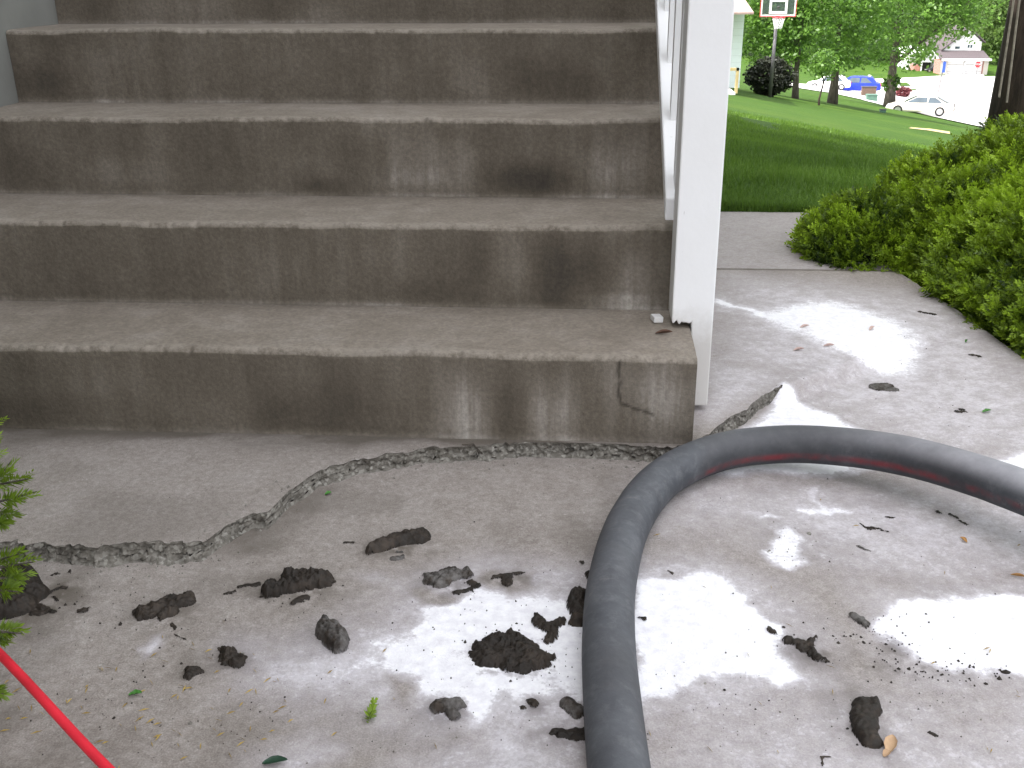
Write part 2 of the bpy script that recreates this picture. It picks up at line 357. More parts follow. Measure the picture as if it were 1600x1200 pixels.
XR = lambda Y: np.interp(Y, [-3, 0, .52, .87, 1.24, 1.30], [.93, .88, .82, .79, .74, .735])
POW = [  # (polygon in picture pixels, softness in metres, strength)
 ([(575, 1005), (640, 985), (672, 930), (740, 925), (760, 912), (800, 925), (870, 920), (905, 930), (960, 925), (960, 1115), (880, 1095), (800, 1100), (735, 1135), (690, 1090), (650, 1085), (640, 1060), (600, 1050)], .025, 1.),
 ([(420, 1020), (520, 1022), (600, 1000), (650, 1010), (640, 1075), (590, 1075), (520, 1050), (430, 1040)], .03, .62),
 ([(610, 1060), (700, 1090), (880, 1090), (930, 1130), (930, 1240), (620, 1240), (680, 1160)], .05, .42),
 ([(575, 900), (640, 915), (720, 960), (680, 1010), (600, 985), (640, 950)], .03, .40),
 ([(985, 900), (1040, 900), (1085, 892), (1140, 912), (1185, 950), (1218, 985), (1230, 1020), (1275, 1068), (1235, 1078), (1160, 1050), (1080, 1062), (1040, 1085), (985, 1110)], .014, 1.),
 ([(1362, 962), (1385, 945), (1420, 940), (1500, 936), (1600, 935), (1750, 940), (1750, 1090), (1600, 1062), (1500, 1050), (1430, 1030), (1395, 1005)], .012, 1.),
 ([(1200, 865), (1220, 838), (1240, 828), (1272, 845), (1265, 865), (1272, 880), (1240, 890), (1210, 880)], .008, .78),
 ([(1172, 806), (1200, 802), (1240, 812), (1230, 816)], .006, .8),
 ([(1250, 803), (1275, 795), (1278, 760), (1284, 760), (1290, 795), (1335, 803), (1320, 810), (1260, 812)], .008, .8),
 ([(1113, 466), (1150, 476), (1180, 485), (1270, 470), (1300, 470), (1345, 480), (1400, 495), (1432, 515), (1445, 550), (1425, 585), (1380, 572), (1330, 560), (1260, 530), (1200, 505), (1150, 484)], .075, 1.05),
 ([(1113, 464), (1150, 474), (1190, 487), (1240, 510), (1190, 502), (1150, 484), (1113, 473)], .014, .9),
 ([(1400, 580), (1440, 585), (1480, 610), (1460, 615)], .03, .5),
 ([(1222, 596), (1250, 604), (1300, 628), (1360, 662), (1400, 700), (1300, 740), (1060, 740), (1130, 690), (1180, 650), (1212, 618)], .018, 1.1),
 ([(1480, 690), (1560, 700), (1700, 715), (1700, 760), (1560, 745), (1440, 715)], .025, .95),
 ([(1100, 560), (1180, 570), (1235, 590), (1200, 610), (1110, 660), (1090, 640)], .05, .40),
 ([(1060, 760), (1400, 760), (1750, 800), (1750, 900), (1500, 930), (1350, 900), (1180, 830), (1060, 820)], .10, .42),
 ([(1020, 1100), (1330, 1080), (1700, 1080), (1700, 1300), (1020, 1300)], .10, .36),
 ([(1130, 430), (1500, 470), (1700, 640), (1700, 740), (1400, 690), (1240, 600), (1120, 560)], .12, .40),
 ([(380, 1010), (560, 985), (640, 905), (760, 880), (960, 890), (960, 1200), (700, 1180), (560, 1110), (400, 1070)], .055, .46), ([(960, 870), (1100, 860), (1240, 930), (1330, 1080), (1200, 1110), (960, 1140)], .05, .42), ([(1330, 920), (1750, 900), (1750, 1110), (1420, 1070)], .05, .42),
 ([(1490, 690), (1530, 640), (1560, 640), (1600, 690)], .04, .3),
 ([(415, 1180), (480, 1150), (540, 1160), (500, 1200), (420, 1215)], .03, .42), ([(215, 1020), (232, 1003), (235, 1020), (222, 1030)], .008, .7),
 ([(385, 1035), (420, 1025), (400, 1060)], .02, .42), ([(1525, 1085), (1560, 1090), (1545, 1110)], .02, .4), ([(1365, 1120), (1410, 1125), (1400, 1160), (1380, 1150)], .02, .5)]
CLEAN = [([(600, 1050), (660, 1050), (655, 1075), (640, 1100), (632, 1100), (618, 1075)], .010, .95), ([(625, 1110), (650, 1110), (645, 1180), (622, 1190)], .02, .6),
 ([(640, 925), (668, 915), (735, 932), (720, 945), (690, 948), (660, 940)], .006, .9), ([(745, 915), (760, 900), (835, 895), (838, 915), (800, 922)], .006, .8), ([(690, 1150), (740, 1140), (730, 1165), (690, 1170)], .02, .5)]
def poly_sdf(PX, PY, poly):
    n = len(poly); d = np.full(PX.shape, 1e9); s = np.ones(PX.shape)
    for i in range(n):
        ax, ay = poly[i]; bx, by = poly[i-1]; ex, ey = bx-ax, by-ay; wx, wy = PX-ax, PY-ay
        t = np.clip((wx*ex+wy*ey)/(ex*ex+ey*ey+1e-12), 0, 1); d = np.minimum(d, (wx-ex*t)**2+(wy-ey*t)**2)
        c1 = PY >= ay; c2 = PY < by; c3 = ex*wy > ey*wx
        s = np.where((c1 & c2 & c3) | (~c1 & ~c2 & ~c3), -s, s)
    return s*np.sqrt(d)          # negative inside
def powder_at(X, Y):
    wx = X+.03*(vnoise(X*14, Y*14, 1.)-.5)+.012*(vnoise(X*60, Y*60, 4.)-.5); wy = Y+.03*(vnoise(X*14, Y*14, 7.)-.5)+.012*(vnoise(X*60, Y*60, 9.)-.5)
    p = np.zeros_like(X)
    def ev(L):
        o = []
        for poly, soft, s in L:
            W = [tuple(gz(x, y, -.028 if y > 700 else 0)[:2]) for x, y in poly]
            o.append(s*sst(.5-poly_sdf(wx, wy, W)/(2*(soft*1.5+.004))))
        return o
    for v in ev(POW): p = np.maximum(p, v)
    for v in ev(CLEAN): p = p*(1-v)
    return p
def slab_grid(X, tY, fy, fz, dirtf):
    n, m = len(X), len(tY)
    Xg = np.repeat(X[:, None], m, 1); Yg = fy(X, tY); 
    Xg = np.minimum(Xg, XR(Yg)+.004*(vnoise(Yg*40, 2.)-.5))
    Zg = fz(Xg, Yg)+.0022*(fbm(Xg*9, Yg*9, 0, 3)-.5)+.0009*(vnoise(Xg*90, Yg*90)-.5)
    i = np.arange(n*m).reshape(n, m)
    F = np.stack([i[:-1, :-1], i[1:, :-1], i[1:, 1:], i[:-1, 1:]], -1).reshape(-1, 4)
    return Xg.ravel(), Yg.ravel(), Zg.ravel(), F, dirtf(Xg, Yg).ravel()
Xs = np.concatenate([np.linspace(-1.69, -1.2, 40, endpoint=False), np.linspace(-1.2, .94, 560)])
top_y = crack_y(Xs); bot_y = crack_y(Xs, 50.)-.004
gapw = np.interp(Xs, [-1.2, -1.05, -.9, -.84, -.76, -.6, -.45, -.1, 0, .12, CEND[0]], [.008, .010, .015, .018, .005, .003, .004, .009, .006, .003, 0.])   # how far the broken face leans out
bot_y = np.where(Xs < CEND[0], np.minimum(bot_y-gapw, top_y-.003), top_y)
# upper plate
backY = np.where(Xs < 0, .02, 1.285)
t1 = np.linspace(0, 1, 150)
def fyU(X, t): return top_y[:, None]+(backY-top_y)[:, None]*t[None]
def dirtU(X, Y):
    d = np.where(X < .02, np.exp(-(np.abs(Y)/.028)**1.3)*.5+.5*np.exp(-((Y+.015)/.055)**2)*sst((fbm(X*5, Y*9+3)-.42)*5), 0)
    return np.clip(d+.3*sst((fbm(X*3+4, Y*3, 2.)-.55)*5), 0, .85)
xU, yU, zU, fU, dU = slab_grid(Xs, t1, fyU, lambda X, Y: np.minimum(low_z(X, Y)*0, 0)+0*X-.0*Y, dirtU)
# lower plate
t2 = np.concatenate([np.linspace(0, .62, 260, endpoint=False), np.linspace(.62, 1, 30)])
def fyL(X, t): return bot_y[:, None]+(-2.9-bot_y)[:, None]*t[None]
xL, yL, zL, fL, dL = slab_grid(Xs, t2, fyL, low_z, lambda X, Y: np.clip(.55*sst((fbm(X*4, Y*4, 5.)-.5)*4)*sst((-.35-X)/.4)+.25*sst((fbm(X*9, Y*9, 8.)-.55)*5), 0, .7))
X_ = np.concatenate([xU, xL]); Y_ = np.concatenate([yU, yL]); Z_ = np.concatenate([zU, zL])
FF = np.concatenate([fU, fL+len(xU)])
m2 = (len(t2)); 
# outer rim of the slab so that it has thickness
rim = []; nU = len(xU); nn = len(Xs)
edge_lines = [[k*len(t1)+len(t1)-1 for k in range(nn) if Xs[k] >= 0], [(nn-1)*len(t1)+j for j in range(len(t1))], [nU+(nn-1)*m2+j for j in range(m2)]]
XYZ = np.stack([X_, Y_, Z_], 1); addV = []; addF = []
for L in edge_lines:
    b0 = len(XYZ)+len(addV)
    for v in L: addV.append(XYZ[v]+[0, 0, -.1])
    for i in range(len(L)-1): addF.append((L[i], L[i+1], b0+i+1, b0+i))
XYZ = np.concatenate([XYZ, np.array(addV)]); FF = np.concatenate([FF, np.array(addF)])
HALO = [(620, 858, 62, 16), (467, 922, 72, 22), (258, 958, 56, 24), (362, 1034, 34, 16), (303, 1054, 26, 12), (700, 914, 58, 22), (790, 906, 48, 14), (800, 1034, 92, 44), (905, 960, 26, 46), (700, 1112, 46, 22), (836, 1104, 30, 16), (880, 1150, 60, 18), (25, 940, 80, 34), (90, 930, 40, 30), (1262, 1020, 46, 22), (1352, 1130, 42, 50), (1440, 1045, 90, 16), (1400, 1010, 30, 30), ]
def halo_at(X, Y):
    h = np.zeros_like(X)
    for (px, py, rx, ry) in HALO:
        c = gz(px, py, -.028); ex = abs(gz(px+rx, py, -.028)[0]-c[0]); ey = abs(gz(px, py-ry, -.028)[1]-c[1])
        h = np.maximum(h, np.exp(-(((X-c[0])/ex)**2+((Y-c[1])/ey)**2)))
    return h*sst((fbm(X*55, Y*55, 3., 4)-.33)*4)
pw = powder_at(XYZ[:, 0], XYZ[:, 1]); hl = halo_at(XYZ[:, 0], XYZ[:, 1]); pw = pw*(1-.55*hl); dd = np.concatenate([dU, dL, np.full(len(addV), .95)]); dd[:len(dU)] = np.maximum(dd[:len(dU)], .9*sst((yU-1.272)/.009)); pw[:len(dU)] *= 1-sst((yU-1.272)/.009)  # darkness of the open gap is put into the rim and joint edge colour
slab = struct(mesh('path', XYZ, FF, M['slab'], smooth=True, attrs={'powder': pw, 'dirt': np.clip(dd*(1-pw)+.85*hl, 0, .9)}))
# broken face of the crack
sel = np.where(Xs <= CEND[0])[0]; K = 20; V = []; 
for i in sel:
    zb = low_z(Xs[i], bot_y[i]); xb = Xs[i]
    for k in range(K):
        t = k/(K-1); s = min(1, abs(zb)/.02); a = min(1, 4*t, 4*(1-t))
        wx_ = xb+.012*float(vnoise(xb*60, k*.7, 2.)); 
        b1 = float(hash3(int(math.floor(wx_*75)), int(math.floor(k/5+1.3*float(vnoise(xb*40, 4.)))), 5))-.5; b2 = float(hash3(int(math.floor(wx_*190+7)), int(math.floor(k/2.4+float(vnoise(xb*90, 6.)))), 8))-.5
        n2 = float(vnoise(xb*260, k*1.4, 9.)-.5); tt = t**(1.7 if gapw[i] < .010 else 1.15)
        yy = top_y[i]*(1-tt)+bot_y[i]*tt; zz = zb*min(1, t*1.08)
        V.append((xb+a*s*.002*n2, yy+a*s*(.010*b1+.006*b2+.003*n2+.004), min(zz+a*s*(.006*b2+.003*n2), -.0012*t)-.0003))
ii = np.arange(len(V)).reshape(-1, K)
struct(mesh('path_broken_edge', V, np.stack([ii[:-1, :-1], ii[:-1, 1:], ii[1:, 1:], ii[1:, :-1]], -1).reshape(-1, 4), M['rubble']))
# second slab of the walk behind
xs = np.linspace(-5, .92, 240); yy = np.linspace(1.297, 2.118, 60)
Xg, Yg = np.meshgrid(xs, yy, indexing='ij'); Xg = np.minimum(Xg, .80+(Yg-1.27)*.2)
Zg = .0016*(fbm(Xg*8, Yg*8)-.5)-.003
i = np.arange(Xg.size).reshape(Xg.shape)
Fb = np.stack([i[:-1, :-1], i[1:, :-1], i[1:, 1:], i[:-1, 1:]], -1).reshape(-1, 4)
Vb = np.stack([Xg, Yg, Zg], -1).reshape(-1, 3); L = list(i[:, -1])+list(i[-1, ::-1])+list(i[::-1, 0]); b0 = len(Vb)
Vb = np.concatenate([Vb, Vb[L]-[0, 0, .1]]); Fb = np.concatenate([Fb, np.array([(L[k], L[k+1], b0+k+1, b0+k) for k in range(len(L)-1)])])
struct(mesh('path_back_slab', Vb, Fb, M['slab'], smooth=True, attrs={'powder': .17*sst((Vb[:, 1]-1.297)/.01)*(Vb[:, 2] > -.05), 'dirt': np.where(Vb[:, 2] < -.05, .95, .85*(1-sst((Vb[:, 1]-1.297)/.012)))}))  # same painted gap darkness on this slab's sides and front edge

# ---------------------------------------------------------------- stairs
STAIN = [  # px, py, rx, ry (pixels), amount (+ light, - dark)
 (730, 650, 34, 60, .85), (852, 655, 22, 50, .75), (890, 640, 20, 60, .5), (1035, 625, 50, 62, .75), (960, 600, 30, 60, .3), (790, 640, 22, 60, -.35), (560, 620, 90, 60, -.28), (500, 650, 70, 40, -.3), (620, 600, 25, 40, .2),
 (430, 640, 50, 40, -.25), (200, 610, 110, 40, .15), (20, 650, 80, 30, -.35), (300, 600, 40, 50, -.1), (120, 630, 90, 20, -.2),
 (870, 430, 42, 60, -.75), (930, 420, 30, 55, -.45), (730, 410, 60, 50, -.30), (660, 455, 90, 22, -.40), (800, 410, 26, 60, .35), (990, 440, 26, 50, .45), (450, 420, 50, 50, .22), (540, 420, 26, 50, .15), (970, 470, 60, 10, .5), (200, 450, 90, 20, -.12),
 (250, 420, 120, 40, -.1), (700, 255, 60, 40, .45), (660, 285, 70, 22, .5), (620, 250, 14, 40, .4), (560, 245, 40, 50, -.1), (830, 280, 65, 28, -.75), (760, 240, 50, 50, -.25), (950, 270, 40, 44, .55), (1000, 250, 30, 50, .3),
 (190, 270, 70, 25, .28), (40, 270, 60, 40, -.4), (500, 290, 40, 15, -.5), (330, 230, 40, 50, -.15), (890, 130, 60, 35, -.45), (820, 120, 30, 40, -.3), (745, 130, 40, 40, .35), (700, 80, 100, 40, .1), (950, 110, 30, 50, .15),
 (190, 95, 60, 50, .18), (70, 130, 50, 30, -.5), (100, 60, 70, 20, -.2), (300, 20, 80, 30, .30), (500, 20, 40, 20, .35), (140, 10, 40, 30, -.4), (450, 15, 40, 20, -.2), (800, 15, 60, 20, -.15)]
steps = empty('concrete_steps', (0, 0, 0), 0, 'stained grey-brown concrete steps rising from the cracked path', 'steps')
NS = 8
xsS = np.linspace(-1.69, 0, 420); rr = .011
CKP = [(968, 566), (966, 580), (969, 596), (966, 612), (971, 630), (990, 638), (1006, 643), (1020, 648)]
for k in range(NS):
    z0 = k*STEP; z1 = z0+STEP; y0 = k*TREAD; y1 = y0+TREAD
    prof = [(y0, z0-.004-(0 if k else .02), 0, 0)]+[(y0+.002-.004*t, z0+(STEP-rr)*t, 0, 0) for t in np.linspace(.02, 1, 46)]
    prof += [(y0-.002+rr*(1-math.cos(a)), z1-rr+rr*math.sin(a), a/1.57, 1.) for a in np.linspace(.2, 1.57, 7)]
    prof += [(y0+rr-.002+(TREAD-rr+.002)*t, z1, 1, (.8 if t < .06 else 0)) for t in np.linspace(.03, 1, 30)]
    if k == NS-1: prof = prof[:-1]+[(y1+1.2, z1, 1, 0)]
    P = np.array(prof); n = len(P); Xg = np.repeat(xsS[:, None], n, 1); Yg = np.repeat(P[None, :, 0], len(xsS), 0).copy(); Zg = np.repeat(P[None, :, 1], len(xsS), 0).copy()
    prox = np.exp(-((Zg-z1)/.05)**2)*np.exp(-((Yg-y0)/.06)**2)
    wav = .006*(vnoise(Xg*3.2+k*9, k*3.)-.5)+.004*(vnoise(Xg*14+k*5, k*7.)-.5)
    Zg += prox*wav; Yg += prox*(.006*(vnoise(Xg*4+k*2, 9.+k)-.5))
    near = np.exp(-((Zg-z1)/.012)**2)*np.exp(-((Yg-y0)/.015)**2)
    chip = np.clip(vnoise(Xg*75, Zg*40+k*3., 2.)-.62, 0, 1)*.012+np.clip(vnoise(Xg*22, k*11.)-.75, 0, 1)*.015
    Yg += near*chip; Zg -= near*chip*.8
    jit = (P[:, 2] < .05)[None]; Yg += jit*.0016*(fbm(Xg*16, Zg*22, k*1.)-.5)
    Zg += (P[:, 2] > .95)[None]*.0025*(fbm(Xg*8, Yg*8, k*1.)-.5)*np.minimum(1, (y1-Yg)/.02)
    Vv = np.stack([Xg, Yg, Zg], -1).reshape(-1, 3); i = np.arange(len(Vv)).reshape(Xg.shape)
    F = [tuple(f) for f in np.stack([i[:-1, :-1], i[1:, :-1], i[1:, 1:], i[:-1, 1:]], -1).reshape(-1, 4)]
    st = np.zeros(Xg.shape); isr = (P[:, 2] < .5)[None]*np.ones(Xg.shape)
    for (px, py, rx, ry, am) in STAIN:
        c = gy(px, py, y0)
        if z0-.01 < c[2] < z1+.005:
            e = gy(px+rx, py, y0)-c; e2 = gy(px, py-ry, y0)-c
            wob = 1+1.1*(fbm(Xg*22, Zg*9, px*.01)-.5)
            st += am*np.exp(-((((Xg-c[0])/e[0])**2+((Zg-c[2])/e2[2])**2)*wob)**1.3)
    hz = (Zg-z0)/STEP
    st += isr*(.75*np.exp(-((hz-.01)/.05)**2)*(fbm(Xg*9+k, k*5.)+.1)+.28*np.exp(-((hz-1)/.06)**2)*(vnoise(Xg*12, k*2.)-.2))
    st += isr*(-.14*sst((.22-hz)/.22)*sst((fbm(Xg*3, k*4.)-.42)*6))
    ck = np.zeros(Xg.shape)
    if k == 0:
        W = [gy(x, y, 0) for x, y in CKP]; d = np.full(Xg.shape, 9.)
        for a, b in zip(W[:-1], W[1:]):
            e = (b-a)[[0, 2]]; q0 = Xg-a[0]; q1 = Zg-a[2]; t = np.clip((q0*e[0]+q1*e[1])/(e@e), 0, 1); d = np.minimum(d, np.hypot(q0-e[0]*t, q1-e[1]*t))
        ck = sst(1-d/(.0025+.006*vnoise(Xg*90, Zg*90)))*.85*isr
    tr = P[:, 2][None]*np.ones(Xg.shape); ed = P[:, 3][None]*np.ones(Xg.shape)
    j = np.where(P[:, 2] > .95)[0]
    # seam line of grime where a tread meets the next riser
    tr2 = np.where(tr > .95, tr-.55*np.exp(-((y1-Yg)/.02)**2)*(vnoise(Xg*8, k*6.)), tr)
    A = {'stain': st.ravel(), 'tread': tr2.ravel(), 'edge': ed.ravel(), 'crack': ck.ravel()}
    # side face of the block at x=0 and the hidden left one
    for c0, flip in ((len(xsS)-1, False), (0, True)):
        nb = len(Vv); cap = [Vv[i[c0, q]] for q in range(n)]+[(xsS[c0], P[-1, 0], -.07), (xsS[c0], y0, -.07)]
        Vv = np.concatenate([Vv, np.array(cap)]); f = tuple(range(nb, nb+len(cap))); F.append(f[::-1] if flip else f)
        for kk, dv in (('stain', .25), ('tread', .0), ('edge', 0.), ('crack', 0.)): A[kk] = np.concatenate([A[kk], np.full(len(cap), dv)])
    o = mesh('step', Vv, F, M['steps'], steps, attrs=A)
    fl = np.ones(len(o.data.polygons), bool); fl[-2:] = False; o.data.polygons.foreach_set('use_smooth', fl)

# ---------------------------------------------------------------- railing (post notched over the side of the lowest step)
rail = empty('stair_railing', (.0, .165, 0), 0, 'white weathered wooden stair railing with square post notched over the bottom step', 'railing')
def loc(V): return [(v[0], v[1]-.165, v[2]) for v in V]
def rmb(): return MB()
b = rmb()
pz0, pz1 = .183, 1.06
def postring(x0, x1, z, ww=0.):
    y0, y1 = .165, .252
    return [(x0, y0, z), (x1, y0, z), (x1, y1, z), (x0, y1, z)]
# upper shaft with splintered lower end on the left
import bmesh
bm = bmesh.new(); N = 26
xl = np.linspace(-.0372, .0455, N); zsL = []
colsV = []
for j, xx in enumerate(xl):
    zb = .186+.007*float(vnoise(xx*260, 1.))+(.006 if j % 3 == 0 else 0) if xx < .0035 else .012
    zsL.append(zb)
front = [bm.verts.new((xx, 0, z)) for xx, z in zip(xl, zsL)]; ftop = [bm.verts.new((xx, 0, pz1)) for xx in xl]
back = [bm.verts.new((xx, .087, z)) for xx, z in zip(xl, zsL)]; btop = [bm.verts.new((xx, .087, pz1)) for xx in xl]
for j in range(N-1):
    bm.faces.new((front[j], front[j+1], ftop[j+1], ftop[j])); bm.faces.new((back[j+1], back[j], btop[j], btop[j+1]))
    bm.faces.new((front[j+1], front[j], back[j], back[j+1])); bm.faces.new((ftop[j], ftop[j+1], btop[j+1], btop[j]))
bm.faces.new((front[0], ftop[0], btop[0], back[0])); bm.faces.new((front[-1], back[-1], btop[-1], ftop[-1]))
me = bpy.data.meshes.new('post'); bm.normal_update(); bm.to_mesh(me); bm.free(); me.materials.append(M['paint'])
po = bpy.data.objects.new('post', me); C.objects.link(po); po.parent = rail
m = po.modifiers.new('bevel', 'BEVEL'); m.width = .003; m.segments = 2; m.limit_method = 'ANGLE'; m.angle_limit = R(60)
MB().prism([(-.054, -.012), (.054, -.012), (.054, .1), (-.054, .1)], 2, pz1, pz1+.025).obj('post_cap', M['paint'], rail)
# bottom rail and handrail climb behind the post
def incl(x0, x1, ya, yb, zt, th, name, slope=STEP/TREAD):
    b = MB(); za = zt; zb = zt+(yb-ya)*slope
    b.prism([(ya, za), (yb, zb), (yb, zb-th), (ya, za-th)], 0, x0, x1); return b.obj(name, M['paint'], rail, bev=.003)
RX = -.054
incl(RX, .030, .0885, 2.0, .425, .045, 'bottom_rail')
incl(-.045, .045, .0885, 2.0, 1.02, .038, 'handrail')
for q in range(11):
    yb = .125+q*.165 if q else .112
    MB().box(-.036, -.003, yb, yb+.033, .425+(yb-.0885)*.632+.0, 1.02-.036+(yb-.0885)*.632).obj('baluster', M['paint'], rail)
MB().box(-.039, .040, 2.0, 2.087, STEP*8+.002-.0, STEP*8+1.0).obj('post', M['paint'], rail)
# chewed white scrap and dark wood at the foot of the post
p = gz(1030, 500, .184); MB().box(-.011, .009, -.012, .014, 0, .012, .002).obj('wood_chip', M['paint'], None).location = (p[0]-.004, p[1], .1815)
tag(bpy.data.objects['wood_chip'], 'small white painted wood chip on the lowest tread beside the post foot', 'wood chip'); bpy.data.objects['wood_chip'].rotation_euler = (0, .05, .25)

# ---------------------------------------------------------------- own house: visible wall left of the stairs, unseen bulk sized to shade the foreground
house = empty('own_house', (-1.69, 0, 0), 0, 'grey rendered house wall closing the left side of the concrete steps', 'house')
def hobj(mb, name, mat): o = mb.obj(name, mat); o.parent = house; o.matrix_parent_inverse = Matrix.Translation((1.69, 0, 0)); return o
b = MB(); b.prism([(-8, -5.6), (-1.691, -5.6), (-1.691, 3.6), (-.20, 3.6), (-.20, 10), (-8, 10)], 2, -.3, 5.2); hobj(b, 'wall', simple('grey_rendered_wall', (.19, .192, .18), .85, 0, .12, 5, .15))
b = MB(); b.prism([(-8.4, -6.0), (-1.25, -6.0), (-1.25, 3.2), (-.0, 3.2), (-.0, 10.4), (-8.4, 10.4)], 2, 5.2, 5.35); b.prism([(-8.4, 5.35), (-1.25, 5.35), (-4.8, 7.6)], 1, -6.0, 10.4); hobj(b, 'roof', M['shingle'])
b = MB(); b.box(-1.35, -.45, 3.57, 3.605, 1.45, 3.5, .004); hobj(b, 'door', M['red'])

# ---------------------------------------------------------------- hose
pts = [(985, 1330, .003), (968, 1210, .003), (957, 1100, .003), (951, 1000, .003), (957, 905, .004), (984, 815, .005), (1036, 748, .008), (1120, 708, .012), (1215, 695, .018), (1310, 698, .030), (1410, 712, .045), (1505, 737, .058), (1600, 770, .068), (1700, 812, .070), (1800, 860, .062)]
RH = .0365
P = [gz(x, y, z+.0) for x, y, z in pts]
e_ = P[-1]-P[-2]; e_[2] = 0; q_ = P[-1].copy(); P.append(np.array([q_[0], q_[1], .045])+e_*1.6+np.array([.02, 0, 0])); P.append(np.array([q_[0], q_[1], .012])+e_*4.2+np.array([.10, 0, 0])); P.append(np.array([q_[0], q_[1], -.005])+e_*8+np.array([.34, 0, 0])); P.insert(0, np.array([-.12, -1.6, .003])); P.insert(0, np.array([-.02, -2.4, .003]))
P = np.array(P)
def catmull(P, n):
    out = []
    for i in range(len(P)-1):
        p0, p1, p2, p3 = P[max(i-1, 0)], P[i], P[i+1], P[min(i+2, len(P)-1)]
        for t in np.linspace(0, 1, n, endpoint=False):
            out.append(.5*((2*p1)+(-p0+p2)*t+(2*p0-5*p1+4*p2-p3)*t*t+(-p0+3*p1-3*p2+p3)*t**3))
    return np.array(out+[P[-1]])
HP = catmull(P, 14)
for _ in range(6): HP[1:-1] = (HP[:-2]+2*HP[1:-1]+HP[2:])/4
V = []; ST = []; DU = []; N = 48
for i, p in enumerate(HP):
    t = HP[min(i+1, len(HP)-1)]-HP[max(i-1, 0)]; t /= np.linalg.norm(t); a = np.cross(t, [0, 0, 1.]); a /= np.linalg.norm(a); bb = np.cross(a, t)
    for k in range(N):
        q = 2*math.pi*k/N; rr_ = RH*(1+.012*(float(vnoise(i*.25, k*.3))-.5)); flat = 1-.05*(math.sin(q) < -.6)
        V.append(p+(a*math.cos(q)+bb*math.sin(q)*flat)*rr_)
        # a points to the right of the hose's run: the inner side of the bend
        ang = math.degrees(math.atan2(math.sin(q), math.cos(q)))
        ST.append(float(sst(1-abs(ang+14)/17)*sst((p[0]+.08)/.1)*.9))
        DU.append(float(sst((math.sin(q)-.15)/.8)*(.10+.75*sst((p[0]-.18)/.4))))
ii = np.arange(len(V)).reshape(-1, N); F = np.stack([ii[:-1], np.roll(ii[:-1], -1, 1), np.roll(ii[1:], -1, 1), ii[1:]], -1).reshape(-1, 4)
F = [tuple(f) for f in F]+[tuple(ii[0])[::-1], tuple(ii[-1])]
hz_ = mesh('thick_hose', V, F, M['rubber'], smooth=True, attrs={'stripe': ST, 'dust': DU})
tag(hz_, 'thick grey rubber pumping hose with a faint red stripe looping across the path', 'hose')
# red cord
A = gz(-60, 968, .035); B = gz(250, 1270, .02)
L = [A*(1-t)+B*t+np.array([.004*math.sin(t*5), .003*math.cos(t*4), -.004*math.sin(t*3.14)]) for t in np.linspace(-1.6, 2.2, 40)]
L = [np.array([l[0], l[1], max(l[2], -.030)]) for l in L]
tag(MB().tube(L, .0060, 14).obj('nylon_rope', M['cord'], smooth=True), 'straight glossy red cord crossing the near left corner of the path', 'cord')

